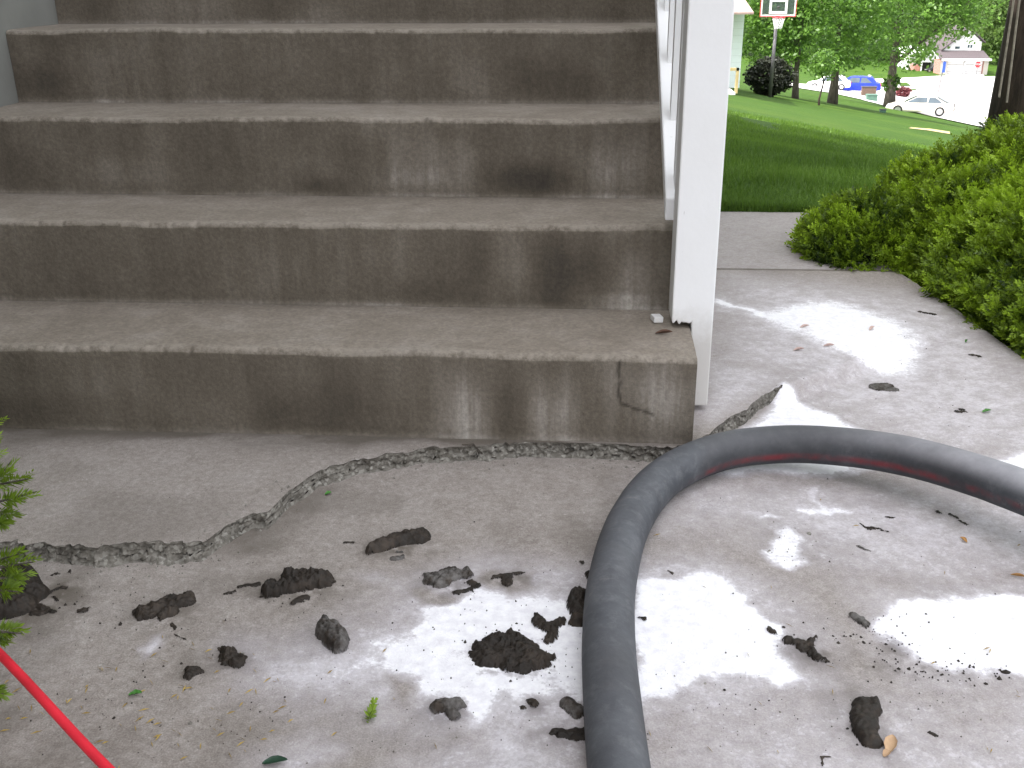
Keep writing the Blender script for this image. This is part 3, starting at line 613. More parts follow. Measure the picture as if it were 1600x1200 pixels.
# ---------------------------------------------------------------- mud lumps and bits on the slab
def ground(x, y): return float(low_z(np.array(x), np.array(y))) if y < float(crack_y(np.array([x]))[0]) else 0.
def lump(name, caps, hgt, label, cat='mud lump', group=None, mat='mud', rough=1., res=.0016, zbase=None, sharp=1., level=None):
    W = []; hgt *= .54
    z_ = -.028 if level is None else level
    for x1, y1, x2, y2, r in caps:
        # a lump's picture centre sits above its footprint: drop the points by part of its height
        a = gz(x1, y1, z_+hgt*.35); b = gz(x2, y2, z_+hgt*.35); d = np.linalg.norm(a-CAM); W.append((a[0], a[1], b[0], b[1], r*d/F_PX))
    x0 = min(min(w_[0], w_[2])-w_[4] for w_ in W)-.012; x1 = max(max(w_[0], w_[2])+w_[4] for w_ in W)+.012
    y0 = min(min(w_[1], w_[3])-w_[4] for w_ in W)-.012; y1 = max(max(w_[1], w_[3])+w_[4] for w_ in W)+.012
    xs = np.arange(x0, x1, res); ys_ = np.arange(y0, y1, res); X, Y = np.meshgrid(xs, ys_, indexing='ij')
    sd_ = hash(name+str(caps[0][0])) % 97 if False else (caps[0][0]*13+caps[0][1]*7) % 97
    wx = X+rough*(.020*(fbm(X*38+sd_, Y*38, 0, 4)-.5)+.004*(vnoise(X*240, Y*240, sd_)-.5)); wy = Y+rough*(.020*(fbm(X*38, Y*38+sd_, 4, 4)-.5)+.004*(vnoise(X*240, Y*240, sd_+3)-.5))
    f = np.full(X.shape, -1.); 
    for ax, ay, bx, by, r in W:
        ex, ey = bx-ax, by-ay; L2 = ex*ex+ey*ey+1e-9; t = np.clip(((wx-ax)*ex+(wy-ay)*ey)/L2, 0, 1); d = np.hypot(wx-ax-ex*t, wy-ay-ey*t)
        f = np.maximum(f, 1-d/r)
    g = np.sqrt(np.clip(1-(1-np.clip(f, 0, 1))**(1.7*sharp), 0, 1))**1.15
    Z = hgt*g*(1+rough*(.9*(fbm(X*70+sd_, Y*70, 1.)-.5)+.6*(vnoise(X*190, Y*190, sd_)-.5)+.35*(vnoise(X*420, Y*420, sd_)-.5)))
    if rough > .7: Z -= hgt*.35*np.clip(vnoise(X*60+sd_, Y*60, 6.)-.6, 0, 1)*2*g
    base = np.vectorize(ground)(X[::4, ::4], Y[::4, ::4]).mean() if zbase is None else zbase
    keep = f > -.10; Z = np.where(f > 0, Z, np.clip(f, -.1, 0)*.03)
    id_ = -np.ones(X.shape, int); 
    q = keep[:-1, :-1] & keep[1:, :-1] & keep[1:, 1:] & keep[:-1, 1:]
    used = np.zeros(X.shape, bool); used[:-1, :-1] |= q; used[1:, :-1] |= q; used[1:, 1:] |= q; used[:-1, 1:] |= q
    id_[used] = np.arange(used.sum()); cx, cy = X[used].mean(), Y[used].mean()
    Vv = np.stack([X[used]-cx, Y[used]-cy, Z[used]], 1)
    F = np.stack([id_[:-1, :-1][q], id_[1:, :-1][q], id_[1:, 1:][q], id_[:-1, 1:][q]], 1)
    o = mesh(name, Vv, F, M[mat], smooth=rough < .7 or True, loc=(cx, cy, base))
    return tag(o, label, cat, group)
G = 'dark mud lumps dropped on the path'
lump('mud_lump', [(590, 852, 640, 836, 15), (625, 840, 655, 836, 18), (582, 856, 578, 858, 8)], .030, 'smooth sausage shaped dark mud lump nearest the crack, left of the hose', group=G, rough=.45)
lump('mud_lump', [(430, 918, 505, 902, 17), (455, 900, 490, 902, 16), (418, 924, 425, 922, 11)], .032, 'long crumbly dark mud lump second from the left of the crack bend', group=G)
lump('mud_lump', [(238, 952, 285, 938, 17), (270, 938, 290, 934, 14), (228, 955, 222, 958, 10), (262, 958, 270, 956, 12)], .024, 'flattened rough mud lump with a thin dirt trail leading off to its lower right', group=G)
lump('mud_lump', [(352, 1022, 372, 1032, 14), (345, 1016, 348, 1018, 6)], .018, 'oval dark mud lump just right of the smallest pointed one', group=G)
lump('mud_lump', [(300, 1048, 310, 1048, 10), (294, 1054, 300, 1052, 7)], .014, 'smallest pointed mud lump at the lower left of the path', group=G)
lump('mud_lump', [(512, 982, 528, 996, 17), (518, 1000, 530, 1006, 14), (508, 974, 512, 978, 7)], .040, 'blocky grey-sided mud chunk at the left tip of the white powder', group=G, mat='mudgrey', rough=.6, sharp=1.6)
lump('mud_lump', [(672, 902, 722, 898, 13), (690, 908, 705, 896, 16), (725, 892, 728, 900, 7)], .018, 'oval mud lump with pale scrape on top at the upper edge of the powder', group=G, mat='mudgrey')
lump('mud_lump', [(712, 926, 735, 920, 7), (735, 905, 744, 914, 5), (740, 916, 736, 912, 4)], .006, 'thin curl of mud hugging the lower right side of the scraped oval lump', group=G)
lump('mud_lump', [(770, 900, 812, 896, 5), (788, 900, 798, 910, 7)], .007, 'small splayed scrap of mud on the bare spot above the powder', group=G)
lump('mud_lump', [(760, 1022, 830, 1030, 24), (775, 1000, 820, 1010, 20), (800, 1036, 838, 1036, 18), (752, 1008, 758, 1020, 14), (798, 990, 815, 1000, 12), (850, 1026, 862, 1027, 5)], .023, 'largest dark mud pile sitting in the middle of the white powder', group=G, mat='mud')
lump('mud_lump', [(838, 965, 866, 985, 10), (866, 978, 878, 970, 9), (862, 992, 856, 1000, 8), (833, 960, 838, 964, 4)], .016, 'winged mud piece touching the upper right of the largest pile', group=G)
lump('mud_lump', [(903, 925, 905, 965, 14), (898, 935, 900, 960, 10)], .026, 'upright mud lump half hidden by the left side of the hose', group=G)
lump('mud_lump', [(922, 896, 935, 898, 11)], .018, 'round mud lump tucked against the hose where it starts to bend', group=G)
lump('mud_lump', [(911, 876, 914, 876, 4)], .006, 'tiny mud crumb just above the round lump at the hose bend', group=G)
lump('mud_lump', [(685, 1100, 716, 1100, 13), (706, 1112, 710, 1120, 9)], .022, 'grey crusted mud lump on the lower left border of the powder', group=G, mat='mudgrey', rough=.7)
lump('mud_lump', [(832, 1092, 838, 1102, 7)], .010, 'small pointed mud bit between the crusted lump and the hose', group=G)
lump('mud_lump', [(818, 1107, 819, 1108, 4)], .005, 'tiny mud speck left of the small pointed bit', group=G)
lump('mud_lump', [(884, 1098, 900, 1110, 14)], .018, 'grey topped mud lump touching the lower left side of the hose', group=G, mat='mudgrey', rough=.6)
lump('mud_lump', [(872, 1146, 925, 1146, 13)], .008, 'flat brown mud smear beside the hose near the bottom of the photo', group=G)
lump('mud_lump', [(352, 930, 372, 924, 3), (378, 917, 405, 912, 5)], .005, 'thin torn strip of mud left of the long crumbly lump', group=G)
lump('mud_lump', [(455, 944, 462, 938, 4), (466, 938, 482, 936, 6)], .007, 'small scrap of mud lying just below the long crumbly lump', group=G)
lump('mud_lump', [(20, 900, 40, 925, 28), (0, 945, 30, 940, 24), (40, 900, 46, 915, 16)], .050, 'big smooth mud lump under the yew twigs at the left edge', group=G, rough=.5)
lump('mud_lump', [(127, 952, 133, 952, 7)], .009, 'lone round mud crumb right of the yew twigs', group=G)
lump('mud_lump', [(60, 948, 84, 954, 5), (57, 957, 66, 958, 6)], .006, 'hooked mud scrap beside the big left-edge lump', group=G)
lump('mud_lump', [(80, 924, 92, 920, 4), (100, 917, 106, 919, 5), (86, 932, 90, 936, 4)], .005, 'cluster of reddish mud scraps above the hooked scrap', group=G)
lump('mud_lump', [(80, 898, 90, 894, 3)], .004, 'thin mud flake near the left end of the crack', group=G)
lump('mud_lump', [(109, 893, 112, 894, 4)], .004, 'tiny mud bead near the left end of the crack', group=G)
lump('mud_lump', [(541, 847, 549, 847, 4)], .005, 'bean sized mud bead left of the smooth sausage lump', group=G)
lump('mud_lump', [(617, 872, 625, 870, 5), (622, 862, 626, 864, 3)], .004, 'small dirt clod below the smooth sausage lump', group=G, mat='mudgrey')
lump('mud_lump', [(268, 975, 276, 984, 4), (278, 990, 290, 1000, 2)], .003, 'thin dirt trail leading down from the flattened rough lump', group=G, rough=.6)
lump('mud_lump', [(1232, 1001, 1268, 1006, 8), (1262, 1012, 1280, 1028, 10), (1280, 1030, 1295, 1034, 5), (1270, 1000, 1275, 996, 5)], .014, 'arrow shaped mud piece between the two powder patches right of the hose', group=G)
lump('mud_lump', [(1350, 1100, 1352, 1125, 20), (1348, 1130, 1362, 1155, 15), (1340, 1110, 1344, 1135, 12), (1365, 1098, 1368, 1110, 9)], .022, 'crescent shaped dark mud lump at the lower right next to a tan leaf', group=G, rough=.5)
lump('mud_lump', [(1206, 983, 1210, 988, 5)], .006, 'small black mud bit right of the hose at the powder edge', group=G)
lump('mud_lump', [(1338, 965, 1352, 972, 8)], .010, 'greenish grey clod at the left tip of the far right powder patch', group=G, mat='mudgrey')
lump('mud_lump', [(1345, 816, 1362, 826, 2.2), (1362, 827, 1388, 831, 3)], .004, 'thin curved mud streak inside the hose loop', group=G)
lump('mud_lump', [(1384, 806, 1398, 808, 3)], .004, 'short dark mud dash above the curved streak inside the hose loop', group=G)
lump('mud_lump', [(1464, 801, 1470, 803, 3), (1484, 804, 1496, 808, 3), (1498, 812, 1510, 820, 2.6)], .004, 'broken dotted mud streak under the right side of the hose', group=G)
lump('mud_lump', [(1343, 854, 1352, 860, 5)], .005, 'pale grey mud crumb in the middle of the hose loop', group=G, mat='mudgrey')
lump('mud_lump', [(1370, 588, 1400, 592, 9), (1380, 585, 1392, 586, 8)], .007, 'flat grey clod on the upper right slab below the soft powder patch', group=G, mat='mudgrey', level=0.)
lump('mud_lump', [(1436, 487, 1460, 491, 3.4)], .006, 'dark sliver of mud near the hedge on the upper right slab', group=G, level=0.)
lump('mud_lump', [(1516, 551, 1530, 554, 3.4)], .005, 'small dark scrap at the foot of the hedge', group=G, level=0.)
lump('mud_lump', [(1494, 630, 1510, 632, 4), (1500, 627, 1506, 628, 4)], .005, 'brown scrap left of the small green tuft on the upper right slab', group=G, level=0.)
lump('mud_lump', [(1461, 1146, 1463, 1148, 4)], .004, 'tiny black bead right of the tan leaf', group=G)
lump('mud_lump', [(1281, 1183, 1297, 1183, 2.6), (1283, 1185, 1284, 1198, 2.6)], .003, 'angular black scrap at the bottom edge right of the hose', group=G, rough=.3)
lump('mud_lump', [(998, 966, 1006, 966, 4)], .006, 'mud bit pressed against the right side of the hose', group=G)
lump('mud_lump', [(1040, 890, 1052, 896, 3)], .004, 'small mud fleck at the top of the powder right of the hose', group=G)

def slabz(x, y): return ground(x, y)+.001
# crumbs and debris nobody could count
def crumbs(name, spec, mat, label, cat):
    V = []; F = []
    for (px, py, sx, sy, n, s0, s1, lv) in spec:
        for _ in range(n):
            x, y = RNG.normal(px, sx), RNG.normal(py, sy); p = gz(x, y, lv); s = RNG.uniform(s0, s1)*(.6+RNG.exponential(.4)); z = slabz(p[0], p[1])
            if abs(p[1]-float(crack_y(np.array([p[0]]))[0])) < .004: continue
            if p[0] > .78 or (p[0] < 0 and p[1] > -.005): continue
            a = RNG.uniform(0, 6.28); b0 = len(V); k = 5
            ring = [(p[0]+s*math.cos(a+q*1.256)*RNG.uniform(.6, 1.2), p[1]+s*math.sin(a+q*1.256)*RNG.uniform(.6, 1.2), z-.001) for q in range(k)]
            V += ring+[(p[0]+RNG.uniform(-.3, .3)*s, p[1]+RNG.uniform(-.3, .3)*s, z+s*RNG.uniform(.4, 1.1))]
            F += [(b0+q, b0+(q+1) % k, b0+k) for q in range(k)]
    return tag(mesh(name, V, np.array(F), M[mat], attrs={'tint': RNG.random(len(V))}), label, cat, kind='stuff')
crumbs('dirt_crumbs', [(1450, 1040, 60, 14, 30, .001, .0022, -.028), (1500, 1052, 60, 8, 40, .001, .0024, -.028), (1400, 1000, 22, 22, 40, .001, .0022, -.028), (1320, 990, 40, 10, 30, .001, .002, -.028), (1080, 1060, 120, 50, 30, .0007, .0014, -.028),
   (1300, 900, 220, 120, 60, .0006, .0013, -.028), (700, 1010, 140, 60, 60, .0006, .0015, -.028), (350, 1000, 260, 110, 90, .0006, .0015, -.028), (1420, 600, 130, 60, 36, .0006, .0014, 0.), (850, 870, 60, 20, 12, .0005, .001, -.028), (1300, 1130, 180, 50, 45, .0006, .0016, -.028),
   (480, 940, 60, 14, 24, .0007, .0016, -.028), (240, 975, 70, 20, 24, .0007, .0016, -.028), (800, 1020, 55, 40, 70, .0007, .0018, -.028), (120, 930, 60, 30, 24, .0007, .0018, -.028), (250, 1130, 120, 50, 60, .0007, .0018, -.028)], 'mud', 'scattered dark dirt crumbs over the front slab', 'crumbs')
crumbs('concrete_crumbs', [(x, y+14, 28, 8, 16, .0008, .0022, -.028) for x, y in [(60, 870), (160, 875), (250, 875), (330, 855), (400, 812), (470, 765), (560, 728), (650, 715), (750, 712), (850, 708), (950, 716), (1030, 716), (1130, 690)]]+[(600, 1120, 220, 60, 70, .0006, .0014, -.028), (1240, 860, 22, 18, 26, .0008, .002, -.028), (1300, 1130, 180, 50, 50, .0006, .0014, -.028), (300, 800, 200, 20, 12, .0006, .0012, 0)], 'rubble', 'pale concrete crumbs strewn along the broken slab edge', 'crumbs')
def sliver(p, a, L, wd, lift=.002):
    dx, dy = math.cos(a)*L/2, math.sin(a)*L/2; nx_, ny_ = -math.sin(a)*wd/2, math.cos(a)*wd/2; c = RNG.uniform(-.2, .2)*L
    z = slabz(p[0], p[1])+.0006
    return [(p[0]-dx, p[1]-dy, z), (p[0]-nx_+ny_*c, p[1]-ny_, z+lift*.3), (p[0]+dx, p[1]+dy, z+lift*.5), (p[0]+nx_, p[1]+ny_, z+lift)]
V = []; F = []
for _ in range(130):
    x, y = (RNG.normal(250, 170), RNG.normal(1110, 60)) if RNG.random() < .8 else (RNG.uniform(1000, 1600), RNG.uniform(780, 1180))
    if y < 900 and x < 900: continue
    p = gz(x, y, -.028); b0 = len(V); V += sliver(p, RNG.uniform(0, 3.14), RNG.uniform(.007, .016), .0014); F.append((b0, b0+1, b0+2, b0+3))
M['dryneedle'] = m_leaf('dry_needles', (.14, .08, .02), (.45, .32, .07), .7, .1)
tag(mesh('fallen_needles', V, np.array(F), M['dryneedle'], attrs={'tint': RNG.random(len(V))}), 'dry yellow yew needles scattered on the front slab', 'needles', kind='stuff')

# leaves, twigs, petals
def flat_leaf(name, px, py, ang, L, W, mat, label, cat, lv=-.028, curl=.004, lobes=0, z=None):
    p = gz(px, py, lv); n = 11; V = []; F = []
    for i in range(n):
        t = i/(n-1); wd = W*math.sin(math.pi*min(1, t*.96+.03))**.7*(1-.25*t)*(1+(.25*math.sin(t*17) if lobes else .05*math.sin(t*23)))
        for s in (-1, -.5, 0, .5, 1): V.append((L*(t-.5), wd*.5*s, .0012+curl*(abs(s)**1.5)*math.sin(math.pi*t)+curl*.8*t*t))
    for i in range(n-1):
        for j in range(4): a = i*5+j; F.append((a, a+5, a+6, a+1))
    k = len(V); V += [(x, y, zz-.0006) for x, y, zz in V]; F += [tuple(k+i for i in f)[::-1] for f in F]
    ed = [i*5 for i in range(n)]+[(n-1)*5+j for j in range(1, 5)]+[i*5+4 for i in range(n-2, -1, -1)]+[j for j in range(3, 0, -1)]
    F += [(ed[i], ed[(i+1) % len(ed)], ed[(i+1) % len(ed)]+k, ed[i]+k) for i in range(len(ed))]
    o = mesh(name, V, F, mat, smooth=True, loc=(p[0], p[1], slabz(p[0], p[1]) if z is None else z)); o.rotation_euler = (0, 0, ang)
    return tag(o, label, cat)
tan_leaf = simple('tan_dry_leaf', (.50, .33, .20), .8, 0, .15, 60); brown_leaf = simple('brown_dry_leaf', (.11, .055, .035), .8, 0, .3, 60); pink = simple('pink_bud_scale', (.55, .40, .36), .7, 0, .15, 60); orange_leaf = simple('orange_leaf', (.45, .24, .08), .7, 0, .15, 60)
green_leaf = simple('fresh_green_leaf', (.06, .22, .03), .55, 0, .3, 80); dkgreen = simple('dark_green_leaf', (.012, .05, .025), .4, 0, .3, 60)
flat_leaf('dry_leaf', 1391, 1165, 1.15, .030, .017, tan_leaf, 'pale tan dry leaf touching the crescent shaped mud lump', 'leaf')
flat_leaf('dry_leaf', 1385, 1181, .6, .011, .010, tan_leaf, 'small tan leaf scrap just below the pale tan leaf', 'leaf')
flat_leaf('dry_leaf', 1505, 847, 2.2, .014, .008, orange_leaf, 'small orange leaf inside the hose loop at right', 'leaf')
flat_leaf('dry_leaf', 1037, 523, -.1, .034, .013, brown_leaf, 'curled brown leaf on the lowest tread in front of the post', 'leaf', lv=.18, z=.1815, curl=.006)
flat_leaf('dry_leaf', 1590, 905, -.5, .022, .004, orange_leaf, 'narrow orange brown blade at the right edge above the powder', 'leaf')
for (x, y, a, lb) in ((1257, 512, .3, 'upper pink bud scale on the soft powder patch with a dark tip'), (1248, 548, .15, 'lower left pink bud scale near the powder patch'), (1295, 542, -.1, 'lower right pink bud scale near the powder patch'), (1362, 515, .9, 'pale bud scale almost lost in the middle of the soft powder patch')):
    flat_leaf('bud_scale', x, y, a, .026, .010, pink, lb, 'bud scale', lv=0., curl=.005)['group'] = 'pink bud scales on the upper slab'
flat_leaf('green_leaf', 513, 773, .4, .012, .011, green_leaf, 'tiny green leaf just below the crack, above the sausage lump', 'leaf', curl=.003, lobes=1)
flat_leaf('green_leaf', 212, 1087, .1, .018, .009, green_leaf, 'small green leaf near the red cord', 'leaf', lobes=1)
flat_leaf('green_leaf', 430, 1193, .15, .030, .014, dkgreen, 'dark green leaf at the bottom edge of the photo', 'leaf')
flat_leaf('green_leaf', 1543, 636, .2, .020, .010, green_leaf, 'little green tuft leaf on the slab near the hedge', 'leaf', lv=0., lobes=1)
flat_leaf('green_leaf', 1510, 532, .8, .011, .006, green_leaf, 'tiny green leaf closest to the hedge foot', 'leaf', lv=0.)
tw = [gz(722, 719, -.03), gz(740, 718, -.03), gz(758, 718, -.03), gz(776, 719, -.03)]
tag(MB().tube([(p[0], p[1], slabz(p[0], p[1])+.002) for p in tw], [.0010, .0016, .0018, .0009], 6).obj('twig', M['bark']), 'short straight twig lying along the crack below the steps', 'twig')
tw = [gz(1200, 772+0, 0), gz(1240, 780, 0)]
tw = [gz(1440, 690, 0), gz(1468, 696, 0), gz(1500, 707, 0)]
tag(MB().tube([(p[0]+.0, p[1]+.012, slabz(p[0], p[1]+.01)+.003) for p in tw], [.0012, .003, .0012], 6).obj('twig', M['bark']), 'thin brown twig lying behind the right side of the hose', 'twig')

# ---------------------------------------------------------------- yew foliage
def sprigs(P, D, L, nn, nl, tint, wd=.0024, spread=1.0, rng=RNG):
    """P tips base points, D directions (unit), one flat two-ranked needle spray each; returns verts, quads, tint"""
    n = len(P); ref = rng.normal(size=(n, 3)); A = np.cross(D, ref); A /= np.linalg.norm(A, axis=1)[:, None]; B = np.cross(D, A)
    Vs = []; Ts = []
    side = np.tile([1, -1], nn)[:nn*2]; tt = np.repeat(np.linspace(.08, 1, nn), 2)
    for s, t in zip(side, tt):
        base = P+D*(L*t)[:, None]-B*(L*.12*t*t)[:, None]
        ln = nl*(1.05-.45*t)*rng.uniform(.8, 1.2, n)
        dr = A*s*(1.02-.55*t)*spread+D*(.35+.75*t)+B*rng.normal(0, .22, (n, 1)); dr /= np.linalg.norm(dr, axis=1)[:, None]
        wv = np.cross(dr, B+A*rng.normal(0, .5, (n, 1))); wv /= np.linalg.norm(wv, axis=1)[:, None]
        tip = base+dr*ln[:, None]; md = base+dr*(ln*.45)[:, None]
        Vs.append(np.stack([base, md+wv*wd, tip, md-wv*wd], 1)); tn = np.clip(tint*(.55+.6*t)+rng.normal(0, .07, n), 0, 1); Ts.append(np.repeat(tn[:, None], 4, 1))
    V = np.stack(Vs, 1).reshape(-1, 3); T = np.stack(Ts, 1).reshape(-1)
    return V, np.arange(len(V)).reshape(-1, 4), T
def shell(ells, n, lo=.75, rng=RNG, lump=.16, keepf=None):
    out = []; nr = []; dp = []
    vol = np.array([e[3]*e[4]+e[4]*e[5]+e[3]*e[5] for e in ells]); vol = vol**.75
    if len(vol) > 9: vol[8:10] *= .35
    vol /= vol.sum()
    while sum(len(o) for o in out) < n:
        k = rng.choice(len(ells), p=vol); e = ells[k]; m_ = 50
        d = rng.normal(size=(m_, 3)); d /= np.linalg.norm(d, axis=1)[:, None]; r = rng.uniform(lo**2, 1, m_)**.5
        lm = 1+lump*(fbm(d[:, 0]*3.2+k*7, d[:, 1]*3.2, d[:, 2]*3.2+k, 3)-.5)*2
        p = np.array(e[:3])+d*np.array(e[3:])*(r*lm)[:, None]
        ok = p[:, 2] > -.03
        for j, e2 in enumerate(ells):
            if j != k: ok &= (((p-np.array(e2[:3]))/np.array(e2[3:]))**2).sum(1) > .50
        if keepf is not None: ok &= keepf(p)
        nv = d/np.array(e[3:]); nv /= np.linalg.norm(nv, axis=1)[:, None]
        out.append(p[ok]); nr.append(nv[ok]); dp.append(r[ok])
    return np.concatenate(out)[:n], np.concatenate(nr)[:n], np.concatenate(dp)[:n]
def core(ells, s, mat, parent, name='twigs'):
    V = []; F = []
    for e in ells:
        nu, nv = 28, 16; b0 = len(V)
        for i in range(nv+1):
            for j in range(nu):
                th_, ph = math.pi*i/nv, 2*math.pi*j/nu; d = np.array([math.sin(th_)*math.cos(ph), math.sin(th_)*math.sin(ph), math.cos(th_)])
                q = s*(1+.5*(float(fbm(d[0]*3, d[1]*3, d[2]*3+e[0]))-.5)); p = np.array(e[:3])+d*np.array(e[3:])*q; p[2] = max(p[2], -.08); V.append(p)
        for i in range(nv):
            for j in range(nu): F.append((b0+i*nu+j, b0+i*nu+(j+1) % nu, b0+(i+1)*nu+(j+1) % nu, b0+(i+1)*nu+j))
    return mesh(name, V, F, mat, parent, smooth=True)
BUSH = [(1.62, 1.50, .04, .78, .80, .42), (1.08, 1.60, .01, .38, .38, .29), (1.32, 1.55, .04, .42, .42, .38), (.74, 1.51, .0, .27, .22, .165), (1.32, .86, .03, .54, .54, .41), (1.02, 1.32, .03, .27, .29, .26), (1.10, 1.0, .03, .31, .38, .31), (1.12, .60, .03, .29, .34, .30), (2.3, 1.2, .2, .8, .9, .50), (1.9, 2.2, .0, .8, .6, .32), (1.44, .22, .0, .5, .5, .40)]
bush = empty('yew_hedge', (1.3, 1.3, 0), 0, 'dense bright green yew hedge spreading over the right side of the path', 'hedge')
P, Nv, dp = shell(BUSH, 10000, .80, lump=.17)
k = 7; P = np.repeat(P, k, 0); Nv = np.repeat(Nv, k, 0); tuft = np.repeat(np.clip(RNG.normal(0, .21, len(dp)), -.45, .45), k); dp = np.repeat(dp, k)
D = Nv*.75+np.array([0, 0, .55])+RNG.normal(0, .62, P.shape); D /= np.linalg.norm(D, axis=1)[:, None]
P = P+RNG.normal(0, .004, P.shape)
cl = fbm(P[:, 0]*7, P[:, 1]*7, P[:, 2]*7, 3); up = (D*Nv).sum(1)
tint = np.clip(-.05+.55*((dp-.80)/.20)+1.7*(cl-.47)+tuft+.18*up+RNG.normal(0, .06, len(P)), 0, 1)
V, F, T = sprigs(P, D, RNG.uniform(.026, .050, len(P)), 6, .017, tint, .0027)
def setp(o, e): o.parent = e; o.matrix_parent_inverse = Matrix.Translation(-e.location); return o
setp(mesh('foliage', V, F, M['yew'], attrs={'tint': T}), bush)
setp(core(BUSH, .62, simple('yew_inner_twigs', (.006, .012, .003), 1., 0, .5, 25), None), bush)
lb = empty('yew_shrub', (-1.42, -.75, 0), 0, 'yew shrub at the left edge reaching fresh green twigs over the path', 'shrub')
def inframe(p):
    d = p-CAM; z = d@FW; return (800+F_PX*(d@RT)/z > -10)
LB = [(-1.42, -.80, .12, .24, .40, .24), (-1.40, -.40, .08, .2, .26, .2)]
P, Nv, dp = shell(LB, 1500, .6, keepf=lambda p: ~inframe(p+np.array([.05, 0, 0])))
D = Nv+np.array([0, 0, .3])+RNG.normal(0, .3, P.shape); D /= np.linalg.norm(D, axis=1)[:, None]
V, F, T = sprigs(P, D, RNG.uniform(.04, .08, len(P)), 12, .020, np.clip(RNG.normal(.4, .15, len(P)), 0, 1), .0016)
# the few twigs that reach into the picture
ex = [((-25, 790, .20), (58, 768, .215)), ((-20, 770, .19), (18, 720, .22)), ((-20, 800, .18), (30, 800, .16)), ((-15, 760, .2), (44, 748, .23)), ((-20, 890, .12), (52, 878, .14)), ((-15, 905, .11), (48, 900, .10)), ((-15, 920, .10), (28, 925, .10)), ((-18, 880, .12), (30, 865, .15)),
      ((-24, 985, .08), (34, 990, .08)), ((-24, 998, .07), (14, 1000, .06)), ((-30, 1075, .05), (6, 1085, .04)), ((-20, 815, .17), (14, 818, .16))]
st = MB(); PP = []; DD = []; LL = []
for a, b_ in ex:
    A = gz(*a); B = gz(*b_); d = B-A; L = np.linalg.norm(d); PP.append(A); DD.append(d/L); LL.append(L)
    for s in (-.5, .6):
        q = A+d*.35; n_ = np.cross(d/L, [0, 0, 1.]); dd_ = d/L+n_*s; dd_ /= np.linalg.norm(dd_); PP.append(q); DD.append(dd_); LL.append(L*.45)
    st.tube([A-d*1.2, A, B], [.003, .002, .0008], 6)
V2, F2, T2 = sprigs(np.array(PP), np.array(DD), np.array(LL), 15, .017, np.full(len(PP), .36), .0013)
setp(mesh('foliage', np.concatenate([V, V2]), np.concatenate([F, F2+len(V)]), M['yew'], attrs={'tint': np.concatenate([T, T2])}), lb)
setp(st.obj('twigs', M['bark']), lb)
# loose green yew sprig on the slab
p = gz(577, 1135, -.03); q = gz(584, 1103, -.03); d = q-p; L = np.linalg.norm(d)
PP = [np.array([p[0], p[1], -.026])+np.array([0, 0, .004*k]) for k in range(3)]; DD = [d/L+np.array([.1*k-.1, 0, .02]) for k in range(3)]; DD = [x/np.linalg.norm(x) for x in DD]
V, F, T = sprigs(np.array(PP), np.array(DD), np.array([L, L*.9, L*.8]), 12, .011, np.array([.7, .6, .65]), .0016, .6)
V[:, 2] = np.maximum(V[:, 2], -.030)
tag(mesh('yew_sprig', V, F, M['yew'], attrs={'tint': T}), 'fresh green yew sprig lying on the slab below the powder', 'sprig')

# ---------------------------------------------------------------- grass blades (near part of the lawn)
n = 150000; r = RNG.random(n); Yb = 2.13+(RNG.random(n)**1.7)*11; Xb = -.2+RNG.random(n)*(1.6+.52*(Yb-2.1))+.03*(Yb-2.)
hb = RNG.uniform(.018, .044, n)*(.55+1.0*vnoise(Xb*3, Yb*3)); a = RNG.uniform(0, 6.28, n); wv = RNG.uniform(.0016, .003, n)*(1+Yb*.12); ln = RNG.normal(0, .014, (n, 2))
ok = (vnoise(Xb*1.1, Yb*1.1, 4.) > .12)
Zb = H(Xb, Yb)-.003
V = np.stack([np.stack([Xb-np.cos(a)*wv, Yb-np.sin(a)*wv, Zb], 1), np.stack([Xb+np.cos(a)*wv, Yb+np.sin(a)*wv, Zb], 1), np.stack([Xb+ln[:, 0], Yb+ln[:, 1], Zb+hb], 1)], 1)[ok].reshape(-1, 3)
tb = np.clip(RNG.normal(.48, .18, n)+1.1*(fbm(Xb*.9, Yb*.9, 0, 4)-.5), 0, 1)[ok]
tag(mesh('grass', V, np.arange(len(V)).reshape(-1, 3), M['blade'], attrs={'tint': np.repeat(tb, 3)}), 'short green lawn grass growing beyond the walk', 'grass', kind='stuff')

# ---------------------------------------------------------------- trees
def leaf_cloud(ells, n, size, clus=26, csz=.35, rng=RNG, tmean=.42, cut=None, lo=.35, flat=.55):
    nc = max(1, n//clus); P, Nv, dp = shell_far(ells, nc, lo, rng)
    if cut is not None: k = cut(P); P, Nv, dp = P[k], Nv[k], dp[k]; nc = len(P)
    c = np.repeat(np.arange(nc), clus); p = P[c]+rng.normal(0, csz, (len(c), 3))*np.array([1, 1, flat])
    nrm = rng.normal(size=(len(c), 3))+np.array([0, 0, .7]); nrm /= np.linalg.norm(nrm, axis=1)[:, None]
    a = np.cross(nrm, rng.normal(size=nrm.shape)); a /= np.linalg.norm(a, axis=1)[:, None]; b_ = np.cross(nrm, a)
    s = size*rng.uniform(.6, 1.35, len(c))[:, None]
    V = np.stack([p-a*s, p-b_*s*.62+a*s*.15, p+a*s, p+b_*s*.62+a*s*.1], 1).reshape(-1, 3)
    ct = np.clip(rng.normal(tmean, .20, nc), 0, 1)[c]; t = np.clip(ct+rng.normal(0, .12, len(c)), 0, 1)
    return V, np.arange(len(V)).reshape(-1, 4), np.repeat(t, 4)
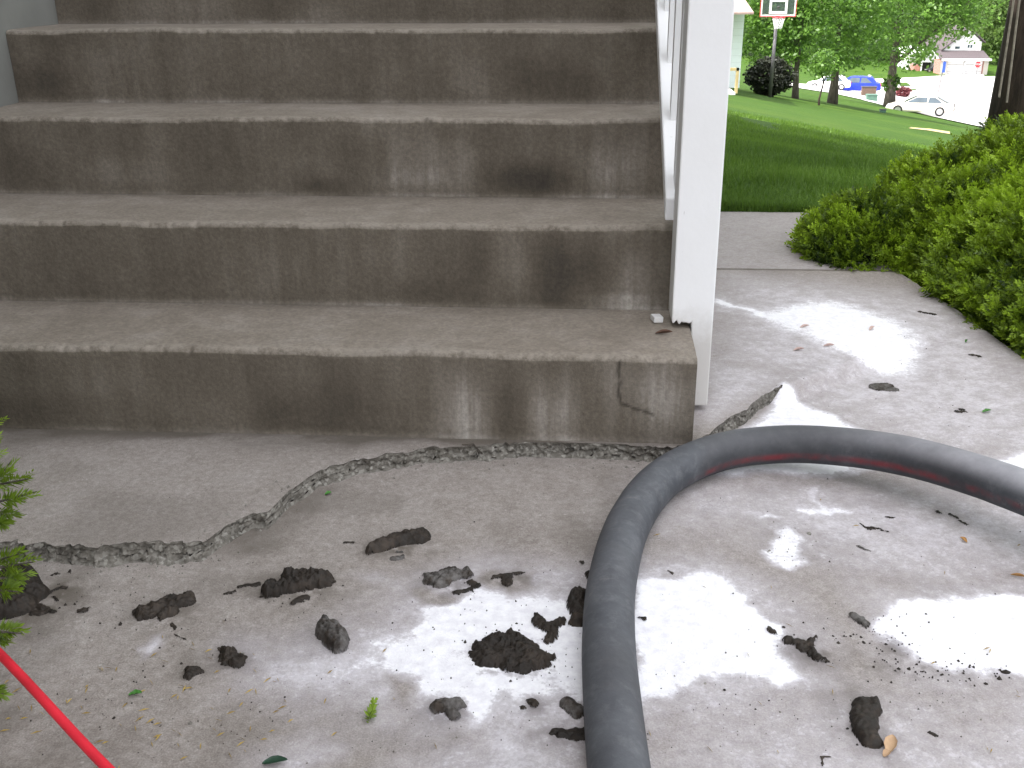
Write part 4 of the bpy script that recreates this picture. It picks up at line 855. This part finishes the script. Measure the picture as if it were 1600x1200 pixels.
def shell_far(ells, n, lo, rng):
    vol = np.array([e[3]*e[4]*e[5] for e in ells]); k = rng.choice(len(ells), n, p=vol/vol.sum()); E_ = np.array(ells)[k]
    d = rng.normal(size=(n, 3)); d /= np.linalg.norm(d, axis=1)[:, None]; r = rng.uniform(lo**3, 1, n)**(1/3)
    return E_[:, :3]+d*E_[:, 3:]*r[:, None], d, r
def tree(name, base, h, tr, ells, nleaf, size, label, cat='tree', bark='bark', leafm='leaf', clus=26, csz=.35, group=None, lean=(0, 0), limbs=7, tmean=.42, cut=None, lo=.35, seed=0):
    rng = np.random.default_rng(100+seed); e = empty(name, base, 0, label, cat, group)
    mb = MB(); k = 7; P = [np.array([lean[0]*t*h+.04*math.sin(t*7+seed), lean[1]*t*h+.04*math.cos(t*5+seed), t*h-.15*(t == 0)]) for t in np.linspace(0, 1, k)]
    mb.tube(P, [tr*(1.35 if i == 0 else 1.)*(1-.75*i/(k-1)) for i in range(k)], 12)
    for j in range(limbs):
        el = ells[j % len(ells)]; s = P[2+j % 4]*(1) if len(P) > 4 else P[-1]
        d = rng.normal(size=3); d[2] = abs(d[2])*.4; d /= np.linalg.norm(d); tip = np.array(el[:3])+d*np.array(el[3:])*.75
        md = (s+tip)/2+rng.normal(0, .1, 3); mb.tube([s, md, tip], [tr*.42, tr*.26, tr*.08], 7)
    mb.obj('trunk', M[bark], e, smooth=True)
    V, F, T = leaf_cloud(ells, nleaf, size, clus, csz, rng, tmean, cut, lo)
    mesh('crown', V, F, M[leafm], e, attrs={'tint': T}); return e
def px2m(px, P): return px*float((P-CAM)@FW)/F_PX
TG = 'young shade trees on the lawn'
b1 = gt(1299, 162); s = px2m(1, b1); tree('maple_tree', b1, 5.0, 7*s, [(0, 0, 140*s, 105*s, 105*s, 88*s), (-.3, .2, 250*s, 80*s, 80*s, 80*s)], 17000, 3.0*s, 'maple on the lawn directly in front of the blue car, in the middle of three', group=TG, clus=22, csz=9*s, seed=1, lo=.1)
b2 = gt(1388, 168); s = px2m(1, b2); t2 = tree('maple_tree', b2, 6.5, 8*s, [(-10*s, 0, 150*s, 120*s, 110*s, 96*s), (70*s, 0, 172*s, 75*s, 80*s, 78*s), (0, .2, 260*s, 90*s, 80*s, 80*s)], 20000, 3.0*s, 'maple with a leafy ivy clump on its trunk at the cream coupe\'s front', group=TG, clus=22, csz=9*s, seed=2, lo=.1)
V, F, T = leaf_cloud([(0, 0, 38*s, 13*s, 12*s, 15*s)], 700, 2.2*s, 10, 1.5*s, tmean=.35); mesh('ivy_clump', V, F, M['leaf'], t2, attrs={'tint': T})
b3 = gt(1242, 154); s = px2m(1, b3); tree('maple_tree', b3, 5.0, 4.6*s, [(-88*s, -.5, 118*s, 44*s, 40*s, 50*s), (-50*s, 0, 118*s, 52*s, 50*s, 66*s), (-12*s, 0, 105*s, 78*s, 78*s, 66*s), (0, 0, 170*s, 70*s, 70*s, 60*s)], 13000, 3.0*s, 'thin maple furthest left on the lawn, right of the dark round shrub', group=TG, clus=22, csz=8*s, seed=3, lo=.1)
b4 = gt(1281, 165); s = px2m(1, b4); tree('sapling', b4, 60*s, 1.7*s, [(0, 0, 62*s, 22*s, 22*s, 24*s)], 900, 2.6*s, 'slim dark sapling stem just left of the middle maple', group=TG, bark='darkbark', clus=10, csz=4*s, seed=4, limbs=3, lean=(.0, 0))
# round dark shrub behind the hoop
b5 = gt(1200, 150); s = px2m(1, b5); tree('round_shrub', b5, 34*s, 9*s, [(0, 0, 30*s, 36*s, 36*s, 29*s)], 6500, 2.4*s, 'round nearly black clipped shrub on a short stem behind the basketball pole', 'shrub', bark='darkbark', leafm='darkleaf', clus=14, csz=3*s, limbs=4, seed=5, tmean=.35, lo=.5)
# big trunk at right with two ropes
bt = np.array([3.17, 6.6, 0]); bt[2] = H(bt[0], bt[1]); 
big = tree('oak_tree', bt, 8., .21, [(0, .3, 5.6, 3.6, 4.6, 1.9), (0, 1.8, 6.6, 3.2, 3.2, 2.0)], 9000, .10, 'dark thick trunked tree standing behind the hedge at the right edge', bark='darkbark', clus=26, csz=.35, seed=6, lo=.2, lean=(-.075, .0))
for (ax, ay, bx, by, lbn) in ((1590, -40, 1561, 152, 'left one of two thin pale ropes hanging in front of the dark trunk'), (1598, -40, 1573, 160, 'right one of two thin pale ropes hanging in front of the dark trunk')):
    A = gy(ax, ay, 6.2); B = gy(bx, by, 6.3); A = B+(A-B)*2.0; md = (A+B)/2+np.array([0, 0, -.03])
    tag(MB().tube([B, md, A], .008, 6).obj('rope', M['rope']), lbn, 'rope', 'ropes hanging by the dark trunk')
# woods behind the houses
rng = np.random.default_rng(5); k = 0
far = [(1150, 185, 15), (1195, 190, 17), (1238, 172, 16), (1275, 185, 17), (1312, 176, 17), (1350, 188, 18), (1388, 180, 16), (1425, 192, 18), (1460, 200, 17), (1500, 215, 19), (1545, 205, 17), (1568, 170, 13), (1592, 196, 17), (1632, 190, 17)]
names = ['behind the basketball backboard', 'just right of the backboard', 'above the dark round shrub', 'left of the middle maple', 'behind the middle maple', 'between the middle and right maples', 'behind the right maple', 'above the low white carport house',
         'left of the white gable', 'directly behind the white gable', 'right of the white gable', 'beside the right brick pier of the garage', 'behind the thick dark trunk', 'outermost at the right edge']
for (x, D, h) in far:
    d = ray(x, 100); p = CAM+d*(D/float(d[1])); p[2] = H(p[0], p[1]); sc = h/17
    tree('woodland_tree', p, h*.6, .28*sc, [(rng.uniform(-1, 1), 0, h*.40, h*.34, h*.30, h*.38), (rng.uniform(-2, 2), 0, h*.72, h*.26, h*.26, h*.28)], 5200, .30, 'tall background tree '+names[k], leafm='farleaf', clus=16, csz=.7, group='woods behind the far houses', seed=20+k, limbs=4, tmean=rng.uniform(.3, .6), lo=.5); k += 1

# ---------------------------------------------------------------- basketball hoop
b6 = gt(1203, 152); s = px2m(1, b6); hoop = empty('basketball_hoop', b6, 0, 'basketball hoop on a thin brown pole standing on the lawn', 'basketball hoop')
lx = 6.5*s
MB().tube([(0, 0, -.1), (0, 0, 118*s)], 2.6*s, 12).obj('pole', M['grey'], hoop, smooth=True)
MB().tube([(0, 0, 110*s), (0, -6*s, 128*s), (0, -9*s, 134*s)], 1.6*s, 8).obj('bracket', M['grey'], hoop)
bw, bh, bz, by_ = 27*s, 40*s, 119*s, -9*s
def ringbox(x0, x1, z0, z1, t, y0, y1): 
    b = MB(); b.box(x0, x1, y0, y1, z0, z0+t); b.box(x0, x1, y0, y1, z1-t, z1); b.box(x0, x0+t, y0, y1, z0+t, z1-t); b.box(x1-t, x1, y0, y1, z0+t, z1-t); return b
bb_ = ringbox(-bw, bw, bz, bz+bh, 1.1*s, by_-.6*s, by_+.9*s).obj('backboard_rim', M['red'], hoop)
ringbox(-bw+1.1*s, bw-1.1*s, bz+1.1*s, bz+bh-1.1*s, 2.2*s, by_-.5*s, by_+.6*s).obj('backboard_frame', M['white'], hoop)
q = NT('smoky_acrylic'); q.set(Base_Color=(.09, .12, .11), Roughness=.15); tb_ = q.n.new('ShaderNodeBsdfTransparent'); mx = q.n.new('ShaderNodeMixShader'); mx.inputs[0].default_value = .55
q.t.links.new(q.b.outputs[0], mx.inputs[2]); q.t.links.new(tb_.outputs[0], mx.inputs[1]); q.t.links.new(mx.outputs[0], q.out.inputs[0])
MB().box(-bw+3.3*s, bw-3.3*s, by_-.15*s, by_+.15*s, bz+3.3*s, bz+bh-3.3*s).obj('backboard_panel', q.m, hoop)
ringbox(-13.5*s, 13.5*s, bz+4.5*s, bz+25*s, 3.6*s, by_-.8*s, by_-.3*s).obj('target_square', M['white'], hoop)
rim_ = MB(); rz = bz-.5*s; R_ = 9*s; rc = by_-11*s
rim_.tube([(R_*math.cos(a), rc+R_*math.sin(a), rz) for a in np.linspace(0, 6.2832, 25)], .8*s, 6, cap=False); rim_.box(-3*s, 3*s, by_-3*s, by_-.8*s, rz-2*s, rz+2*s); rim_.obj('rim', M['red'], hoop)
net = MB()
for k in range(14):
    for d_ in (1, -1):
        net.tube([((R_*(1-.45*t))*math.cos(.449*k+d_*t*1.4), rc+(R_*(1-.45*t))*math.sin(.449*k+d_*t*1.4), rz-16*s*t) for t in np.linspace(0, 1, 6)], .55*s, 4, cap=False)
net.obj('net', M['white'], hoop)

# ---------------------------------------------------------------- cars
def car(name, base, head, paint, label, L=4.4, Wd=1.72, Ht=1.32, style='coupe'):
    e = empty(name, base, head, label, 'car'); hw = Wd/2
    # side profile stations: x (front +), bottom, shoulder height, half width
    stn = [(-.5, .34, .60, .84), (-.485, .28, .78, .92), (-.44, .24, .86, .97), (-.30, .21, .88, 1.), (-.1, .20, .87, 1.), (.12, .20, .84, 1.), (.24, .21, .80, .99), (.38, .22, .72, .96), (.46, .24, .62, .90), (.495, .30, .50, .82)]
    V = []; F = []
    for (x, zb, zt, w_) in stn:
        x *= L; y = hw*w_; V += [(x, -y*.92, zb), (x, -y, zb+.12), (x, -y, zb+(zt-zb)*.6), (x, -y*.95, zt-.04), (x, -y*.86, zt), (x, y*.86, zt), (x, y*.95, zt-.04), (x, y, zb+(zt-zb)*.6), (x, y, zb+.12), (x, y*.92, zb)]
    n = 10
    for i in range(len(stn)-1):
        for k in range(n): F.append((i*n+k, i*n+(k+1) % n, (i+1)*n+(k+1) % n, (i+1)*n+k))
    F += [tuple(range(n))[::-1], tuple((len(stn)-1)*n+k for k in range(n))]
    body = mesh('body', V, F, M[paint], e, smooth=False); m = body.modifiers.new('b', 'BEVEL'); m.width = .03; m.segments = 2
    # cabin
    cs = [(-.40, .86, .90), (-.22, Ht-.04, .74), (-.12, Ht, .72), (.0, Ht-.01, .72), (.05, Ht-.05, .73), (.24, .80, .88)] if style == 'coupe' else [(-.42, .88, .90), (-.33, Ht-.05, .76), (-.15, Ht, .74), (.02, Ht-.01, .74), (.08, Ht-.06, .75), (.26, .82, .88)]
    V = []; F = []
    for (x, zt, w_) in cs: x *= L; y = hw*w_; V += [(x, -hw*.88, .80), (x, -y, zt-.03), (x, -y*.9, zt), (x, y*.9, zt), (x, y, zt-.03), (x, hw*.88, .80)]
    n = 6
    for i in range(len(cs)-1):
        for k in range(n): F.append((i*n+k, i*n+(k+1) % n, (i+1)*n+(k+1) % n, (i+1)*n+k))
    F += [tuple(range(n))[::-1], tuple((len(cs)-1)*n+k for k in range(n))]
    mesh('cabin', V, F, M[paint], e, smooth=False)
    zr = Ht-.07
    for sd_ in (-1, 1):
        yb, yt = sd_*hw*.895, sd_*hw*.765
        g = MB()
        for x0, x1, x2, x3 in ((-.33, -.115, -.13, -.22), (-.10, .195, .045, -.10)):
            A = [(x0*L, yb, .89), (x1*L, yb, .87), (x2*L, yt, zr), (x3*L, yt, zr)]
            Vv = A+[(a_[0], a_[1]-sd_*.03, a_[2]) for a_ in A]; g.add(Vv, [(0, 1, 2, 3), (7, 6, 5, 4), (0, 4, 5, 1), (1, 5, 6, 2), (2, 6, 7, 3), (3, 7, 4, 0)])
        g.obj('side_window', M['glass'], e)
    g = MB(); A = [(.235*L, -hw*.80, .845), (.235*L, hw*.80, .845), (.065*L, hw*.66, Ht-.05), (.065*L, -hw*.66, Ht-.05)]; g.add(A+[(a_[0]-.03, a_[1], a_[2]-.03) for a_ in A], [(0, 1, 2, 3), (7, 6, 5, 4), (0, 4, 5, 1), (1, 5, 6, 2), (2, 6, 7, 3), (3, 7, 4, 0)]); g.obj('windshield', M['glass'], e)
    g = MB(); A = [(-.405*L, -hw*.80, .89), (-.405*L, hw*.80, .89), (-.245*L, hw*.66, Ht-.055), (-.245*L, -hw*.66, Ht-.055)]; g.add([(a_[0]-.02, a_[1], a_[2]+.02) for a_ in A]+A, [(3, 2, 1, 0), (4, 5, 6, 7), (0, 1, 5, 4), (1, 2, 6, 5), (2, 3, 7, 6), (3, 0, 4, 7)]); g.obj('rear_window', M['glass'], e)
    for x in (-.30*L, .31*L):
        for sd_ in (-1, 1):
            y0 = sd_*(hw-.17); y1 = sd_*(hw+.015)
            wl = mesh('wheel', [(x, 0, .32)], [], None, e) if False else None
            t = MB(); t.tube([(x, y0, .32), (x, y1-sd_*.03, .32), (x, y1, .32)], [.33, .33, .30], 22); o = t.obj('wheel', M['black'], e)
            t = MB(); t.tube([(x, y1-sd_*.02, .32), (x, y1+sd_*.012, .32), (x, y1+sd_*.004, .32)], [.215, .205, .05], 18); t.obj('rim', M['alloy'], o)
    for sd_ in (-1, 1):
        MB().box(-.502*L, -.478*L, sd_*hw*.62-.16, sd_*hw*.62+.16, .60, .74, .01).obj('tail_light', M['iron'] if paint == 'beige' else M['red'], e)
        MB().box(.468*L, .488*L, sd_*hw*.62-.16, sd_*hw*.62+.16, .48, .58, .01).obj('headlight', M['white'], e)
    MB().box(-.507*L, -.484*L, -hw*.8, hw*.8, .36, .42, .008).obj('bumper_strip', M['iron'], e)
    return e
bc = gt(1436, 178); s_ = 100*px2m(1, bc)/4.6; car('parked_coupe', bc, R(180-20), 'beige', 'cream white two door coupe parked at the near kerb of the street', 4.6, 1.75, 1.30).scale = (s_,)*3
c2 = gt(1333, 144); car('parked_car', c2, R(180-14), 'blue', 'bright blue sedan parked across the street behind the trees', 4.5, 1.75, 1.36, 'sedan').scale = (80*px2m(1, c2)/4.5,)*3
c3 = gt(1294, 139); car('parked_car', c3, R(180-14), 'white', 'pale car partly hidden by the trunks, left of the blue one', 4.4, 1.75, 1.40, 'sedan').scale = (66*px2m(1, c3)/4.4,)*3
p = gt(1457, 112); car('parked_car', p+np.array([0, -1.0, .05]), R(175), 'darkcar', 'dark car under the carport of the low white house', 4.5, 1.8, 1.6, 'sedan').scale = (30*px2m(1, p)/4.5,)*3

# ---------------------------------------------------------------- far houses
hb_ = gt(1506, 117); s = px2m(1, hb_); e = empty('garage_house', hb_, 0, 'white gabled house with a double garage and brick piers at the street end', 'house')
MB().prism([(-20*s, 0), (32*s, 0), (32*s, 47*s), (10*s, 65*s), (-26*s, 35*s), (-26*s, 0)], 1, 3, 12).obj('wall', M['sidewhite'], e)
b = MB(); b.prism([(-30*s, 33*s), (10*s, 66.5*s), (36*s, 45.5*s), (36*s, 47.5*s), (10*s, 69*s), (-30*s, 35.5*s)], 1, 2.5, 12.5); b.obj('roof', M['shingle'], e)
MB().box(-37*s, -27*s, .0, 3, 0, 22*s).obj('brick_pier', M['brick'], e); MB().box(28*s, 35*s, 0, 3, 0, 22*s).obj('brick_pier', M['brick'], e)
b = MB(); b.box(-27*s, 28*s, .35, 3, 20*s, 22*s); b.box(-.8*s, 1.2*s, .1, 3, 0, 20*s); b.obj('garage_frame', M['trim'], e)
for x0, x1 in ((-26.8*s, -.9*s), (1.3*s, 27.8*s)):
    d_ = MB().box(x0, x1, .5, .7, 0, 19.8*s).obj('garage_door', M['white'], e)
    pb = MB(); 
    for k in range(1, 4): pb.box(x0+.1, x1-.1, .485, .5, 19.8*s*k/4-.02, 19.8*s*k/4+.02)
    pb.obj('panel_groove', M['grey'], d_)
MB().prism([(-.2, 22*s), (3, 32*s), (3, 34*s), (-.6, 23*s), (-.6, 22*s)], 0, -39*s, 36*s).obj('porch_roof', M['shingle'], e)
MB().box(-39*s, 36*s, -.75, -.6, 21.5*s, 24.5*s).obj('gutter', M['trim'], e)
wd = MB().box(11*s, 18*s, 2.96, 3.05, 38*s, 42.5*s).obj('window', M['glass'], e); MB().box(13.8*s, 15*s, 2.94, 2.96, 38*s, 42.5*s).obj('mullion', M['trim'], wd)
wd = MB().box(-8*s, -1*s, 2.96, 3.05, 36.5*s, 40*s).obj('window', M['glass'], e)
hb_ = gt(1452, 112); s = px2m(1, hb_); e = empty('carport_house', hb_, 0, 'low white house with an open carport, left of the garage house', 'house')
b = MB(); b.box(-24*s, 14*s, 3, 10, 0, 24*s); b.box(-18*s, 14*s, 1.2, 3, 13*s, 24*s); b.box(-11*s, -9*s, .9, 1.3, 0, 13*s); b.obj('wall', M['sidewhite'], e)
MB().prism([(-27*s, 24*s), (-6*s, 33*s), (16*s, 24*s)], 1, .8, 10.5).obj('roof', M['trim'], e)
MB().box(-21*s, -12*s, .9, 3, 0, 9*s).obj('brick_base', M['brick'], e); MB().box(-9*s, 13*s, 2.8, 2.99, 0, 12.5*s).obj('carport_shade_panel', M['iron'], e)  # dark panel stands in for the shade inside the carport
hb_ = gt(1132, 146); s = px2m(1, hb_); e = empty('neighbour_house', hb_, 0, 'pale blue-white neighbour house glimpsed between the railing post and trees', 'house')
MB().box(-160*s, 34*s, 1.2, 9, 0, 118*s).obj('wall', m_siding('pale_blue_siding', (.80, .87, .90), .15), e)
MB().prism([(.2, 116*s), (5, 165*s), (9.8, 116*s), (9.8, 118*s), (5, 169*s), (.2, 119*s)], 0, -165*s, 38*s).obj('roof', simple('rose_shingles', (.32, .23, .21), .9, 0, .2, 8), e)
b = MB(); b.box(16*s, 20*s, 0, .1, 0, 38*s); b.box(-30*s, 20*s, 0, .1, 34*s, 38*s); b.obj('porch_frame', M['tan'], e)
wd = MB().box(-12*s, 6*s, 1.15, 1.2, 10*s, 30*s).obj('window', M['glass'], e); 
MB().box(-20*s, 14*s, -.3, .6, 0, 3*s).obj('porch_floor', M['trim'], e)

# ---------------------------------------------------------------- street furniture
p = gt(1523, 132); s = px2m(1, p); e = empty('stop_sign', p, 0, 'red octagonal stop sign on a thin post in front of the far garage', 'stop sign')
MB().tube([(0, 0, 0), (0, 0, 34*s)], .45*s, 6).obj('post', M['grey'], e)
def octa(r, y0, y1): b = MB(); b.prism([(r*math.cos(R(22.5+45*k)), 30*s+r*math.sin(R(22.5+45*k))) for k in range(8)], 1, y0, y1); return b
octa(5.4*s, -.06, -.03).obj('sign_border', M['white'], e); octa(4.9*s, -.075, -.06).obj('sign_plate', M['red'], e)
tc = bpy.data.curves.new('lettering', 'FONT'); tc.body = 'STOP'; tc.size = 3.6*s; tc.align_x = 'CENTER'; tc.align_y = 'CENTER'; tc.extrude = .003
to = bpy.data.objects.new('tmp', tc); C.objects.link(to); dg = bpy.context.evaluated_depsgraph_get(); tm = bpy.data.meshes.new_from_object(to.evaluated_get(dg)); bpy.data.objects.remove(to)
lt = bpy.data.objects.new('lettering', tm); C.objects.link(lt); tm.materials.clear(); tm.materials.append(M['white']); lt.parent = e; lt.location = (0, -.082, 30*s); lt.rotation_euler = (R(90), 0, 0)
p = gt(1463, 159); s = px2m(1, p); e = empty('street_sign', p, 0, 'leaning street sign post with a small blue plate, behind the cream coupe', 'street sign')
MB().tube([(0, 0, 0), (4*s, 0, 62*s)], .9*s, 8).obj('post', M['grey'], e); MB().box(2*s, 6.4*s, -.06, -.02, 44*s, 60*s, .01).obj('sign_plate', M['signblue'], e)
p = gt(1361, 158); s = px2m(1, p); e = empty('utility_box', p, 0, 'pale green utility cabinet on the lawn left of the ivy clad maple', 'utility box')
MB().box(-8*s, 8*s, -5*s, 5*s, 0, 9*s, .02).obj('cabinet', M['green'], e); MB().box(-8.6*s, 8.6*s, -5.6*s, 5.6*s, 9*s, 10.5*s, .02).obj('lid', M['green'], e)
p = gt(1379, 176); s = px2m(1, p); e = empty('utility_box', p, 0, 'low dark green meter box in the grass in front of the ivy clad maple', 'utility box')
MB().box(-4.5*s, 4.5*s, -3*s, 3*s, 0, 4.2*s, .02).obj('cabinet', M['green'], e); MB().box(-5*s, 5*s, -3.4*s, 3.4*s, 4.2*s, 5.4*s, .01).obj('lid', M['iron'], e)
p = gt(1359, 152); s = px2m(1, p); e = empty('brick_mailbox', p+np.array([0, .6, 0]), 0, 'dark brown brick mailbox pillar by the kerb near the blue car', 'mailbox')
MB().box(-11*s, 11*s, -3*s, 3*s, 0, 14*s, .02).obj('pillar', M['post'], e); MB().box(-12*s, 12*s, -3.6*s, 3.6*s, 14*s, 15.6*s, .02).obj('cap', M['iron'], e)
p = gt(1410, 152); s = px2m(1, p); tree('red_shrub', p, 8*s, 1.*s, [(0, 0, 8*s, 11*s, 8*s, 8*s)], 1400, 1.5*s, 'low dark red shrub behind the front of the cream coupe', 'shrub', leafm='redleaf', bark='darkbark', clus=10, csz=1.2*s, limbs=3, seed=61, lo=.4)
p = gt(1357, 134); s = px2m(1, p); e = empty('mailbox', p, 0, 'white mailbox on a post at the far kerb between the maples', 'mailbox'); MB().box(-.6*s, .6*s, -.1, .1, 0, 12*s).obj('post', M['white'], e); MB().box(-1.4*s, 1.4*s, -.3, .3, 12*s, 16*s, .03).obj('letter_box', M['white'], e)
p = gt(1404, 137); s = px2m(1, p); e = empty('marker_post', p, 0, 'short white marker post on the verge right of the ivy clad maple', 'marker post'); MB().box(-1*s, 1*s, -.1, .1, 0, 6*s, .02).obj('stake', M['white'], e); MB().box(-1.3*s, 1.3*s, -.14, .14, 6*s, 7*s, .02).obj('cap', M['white'], e)
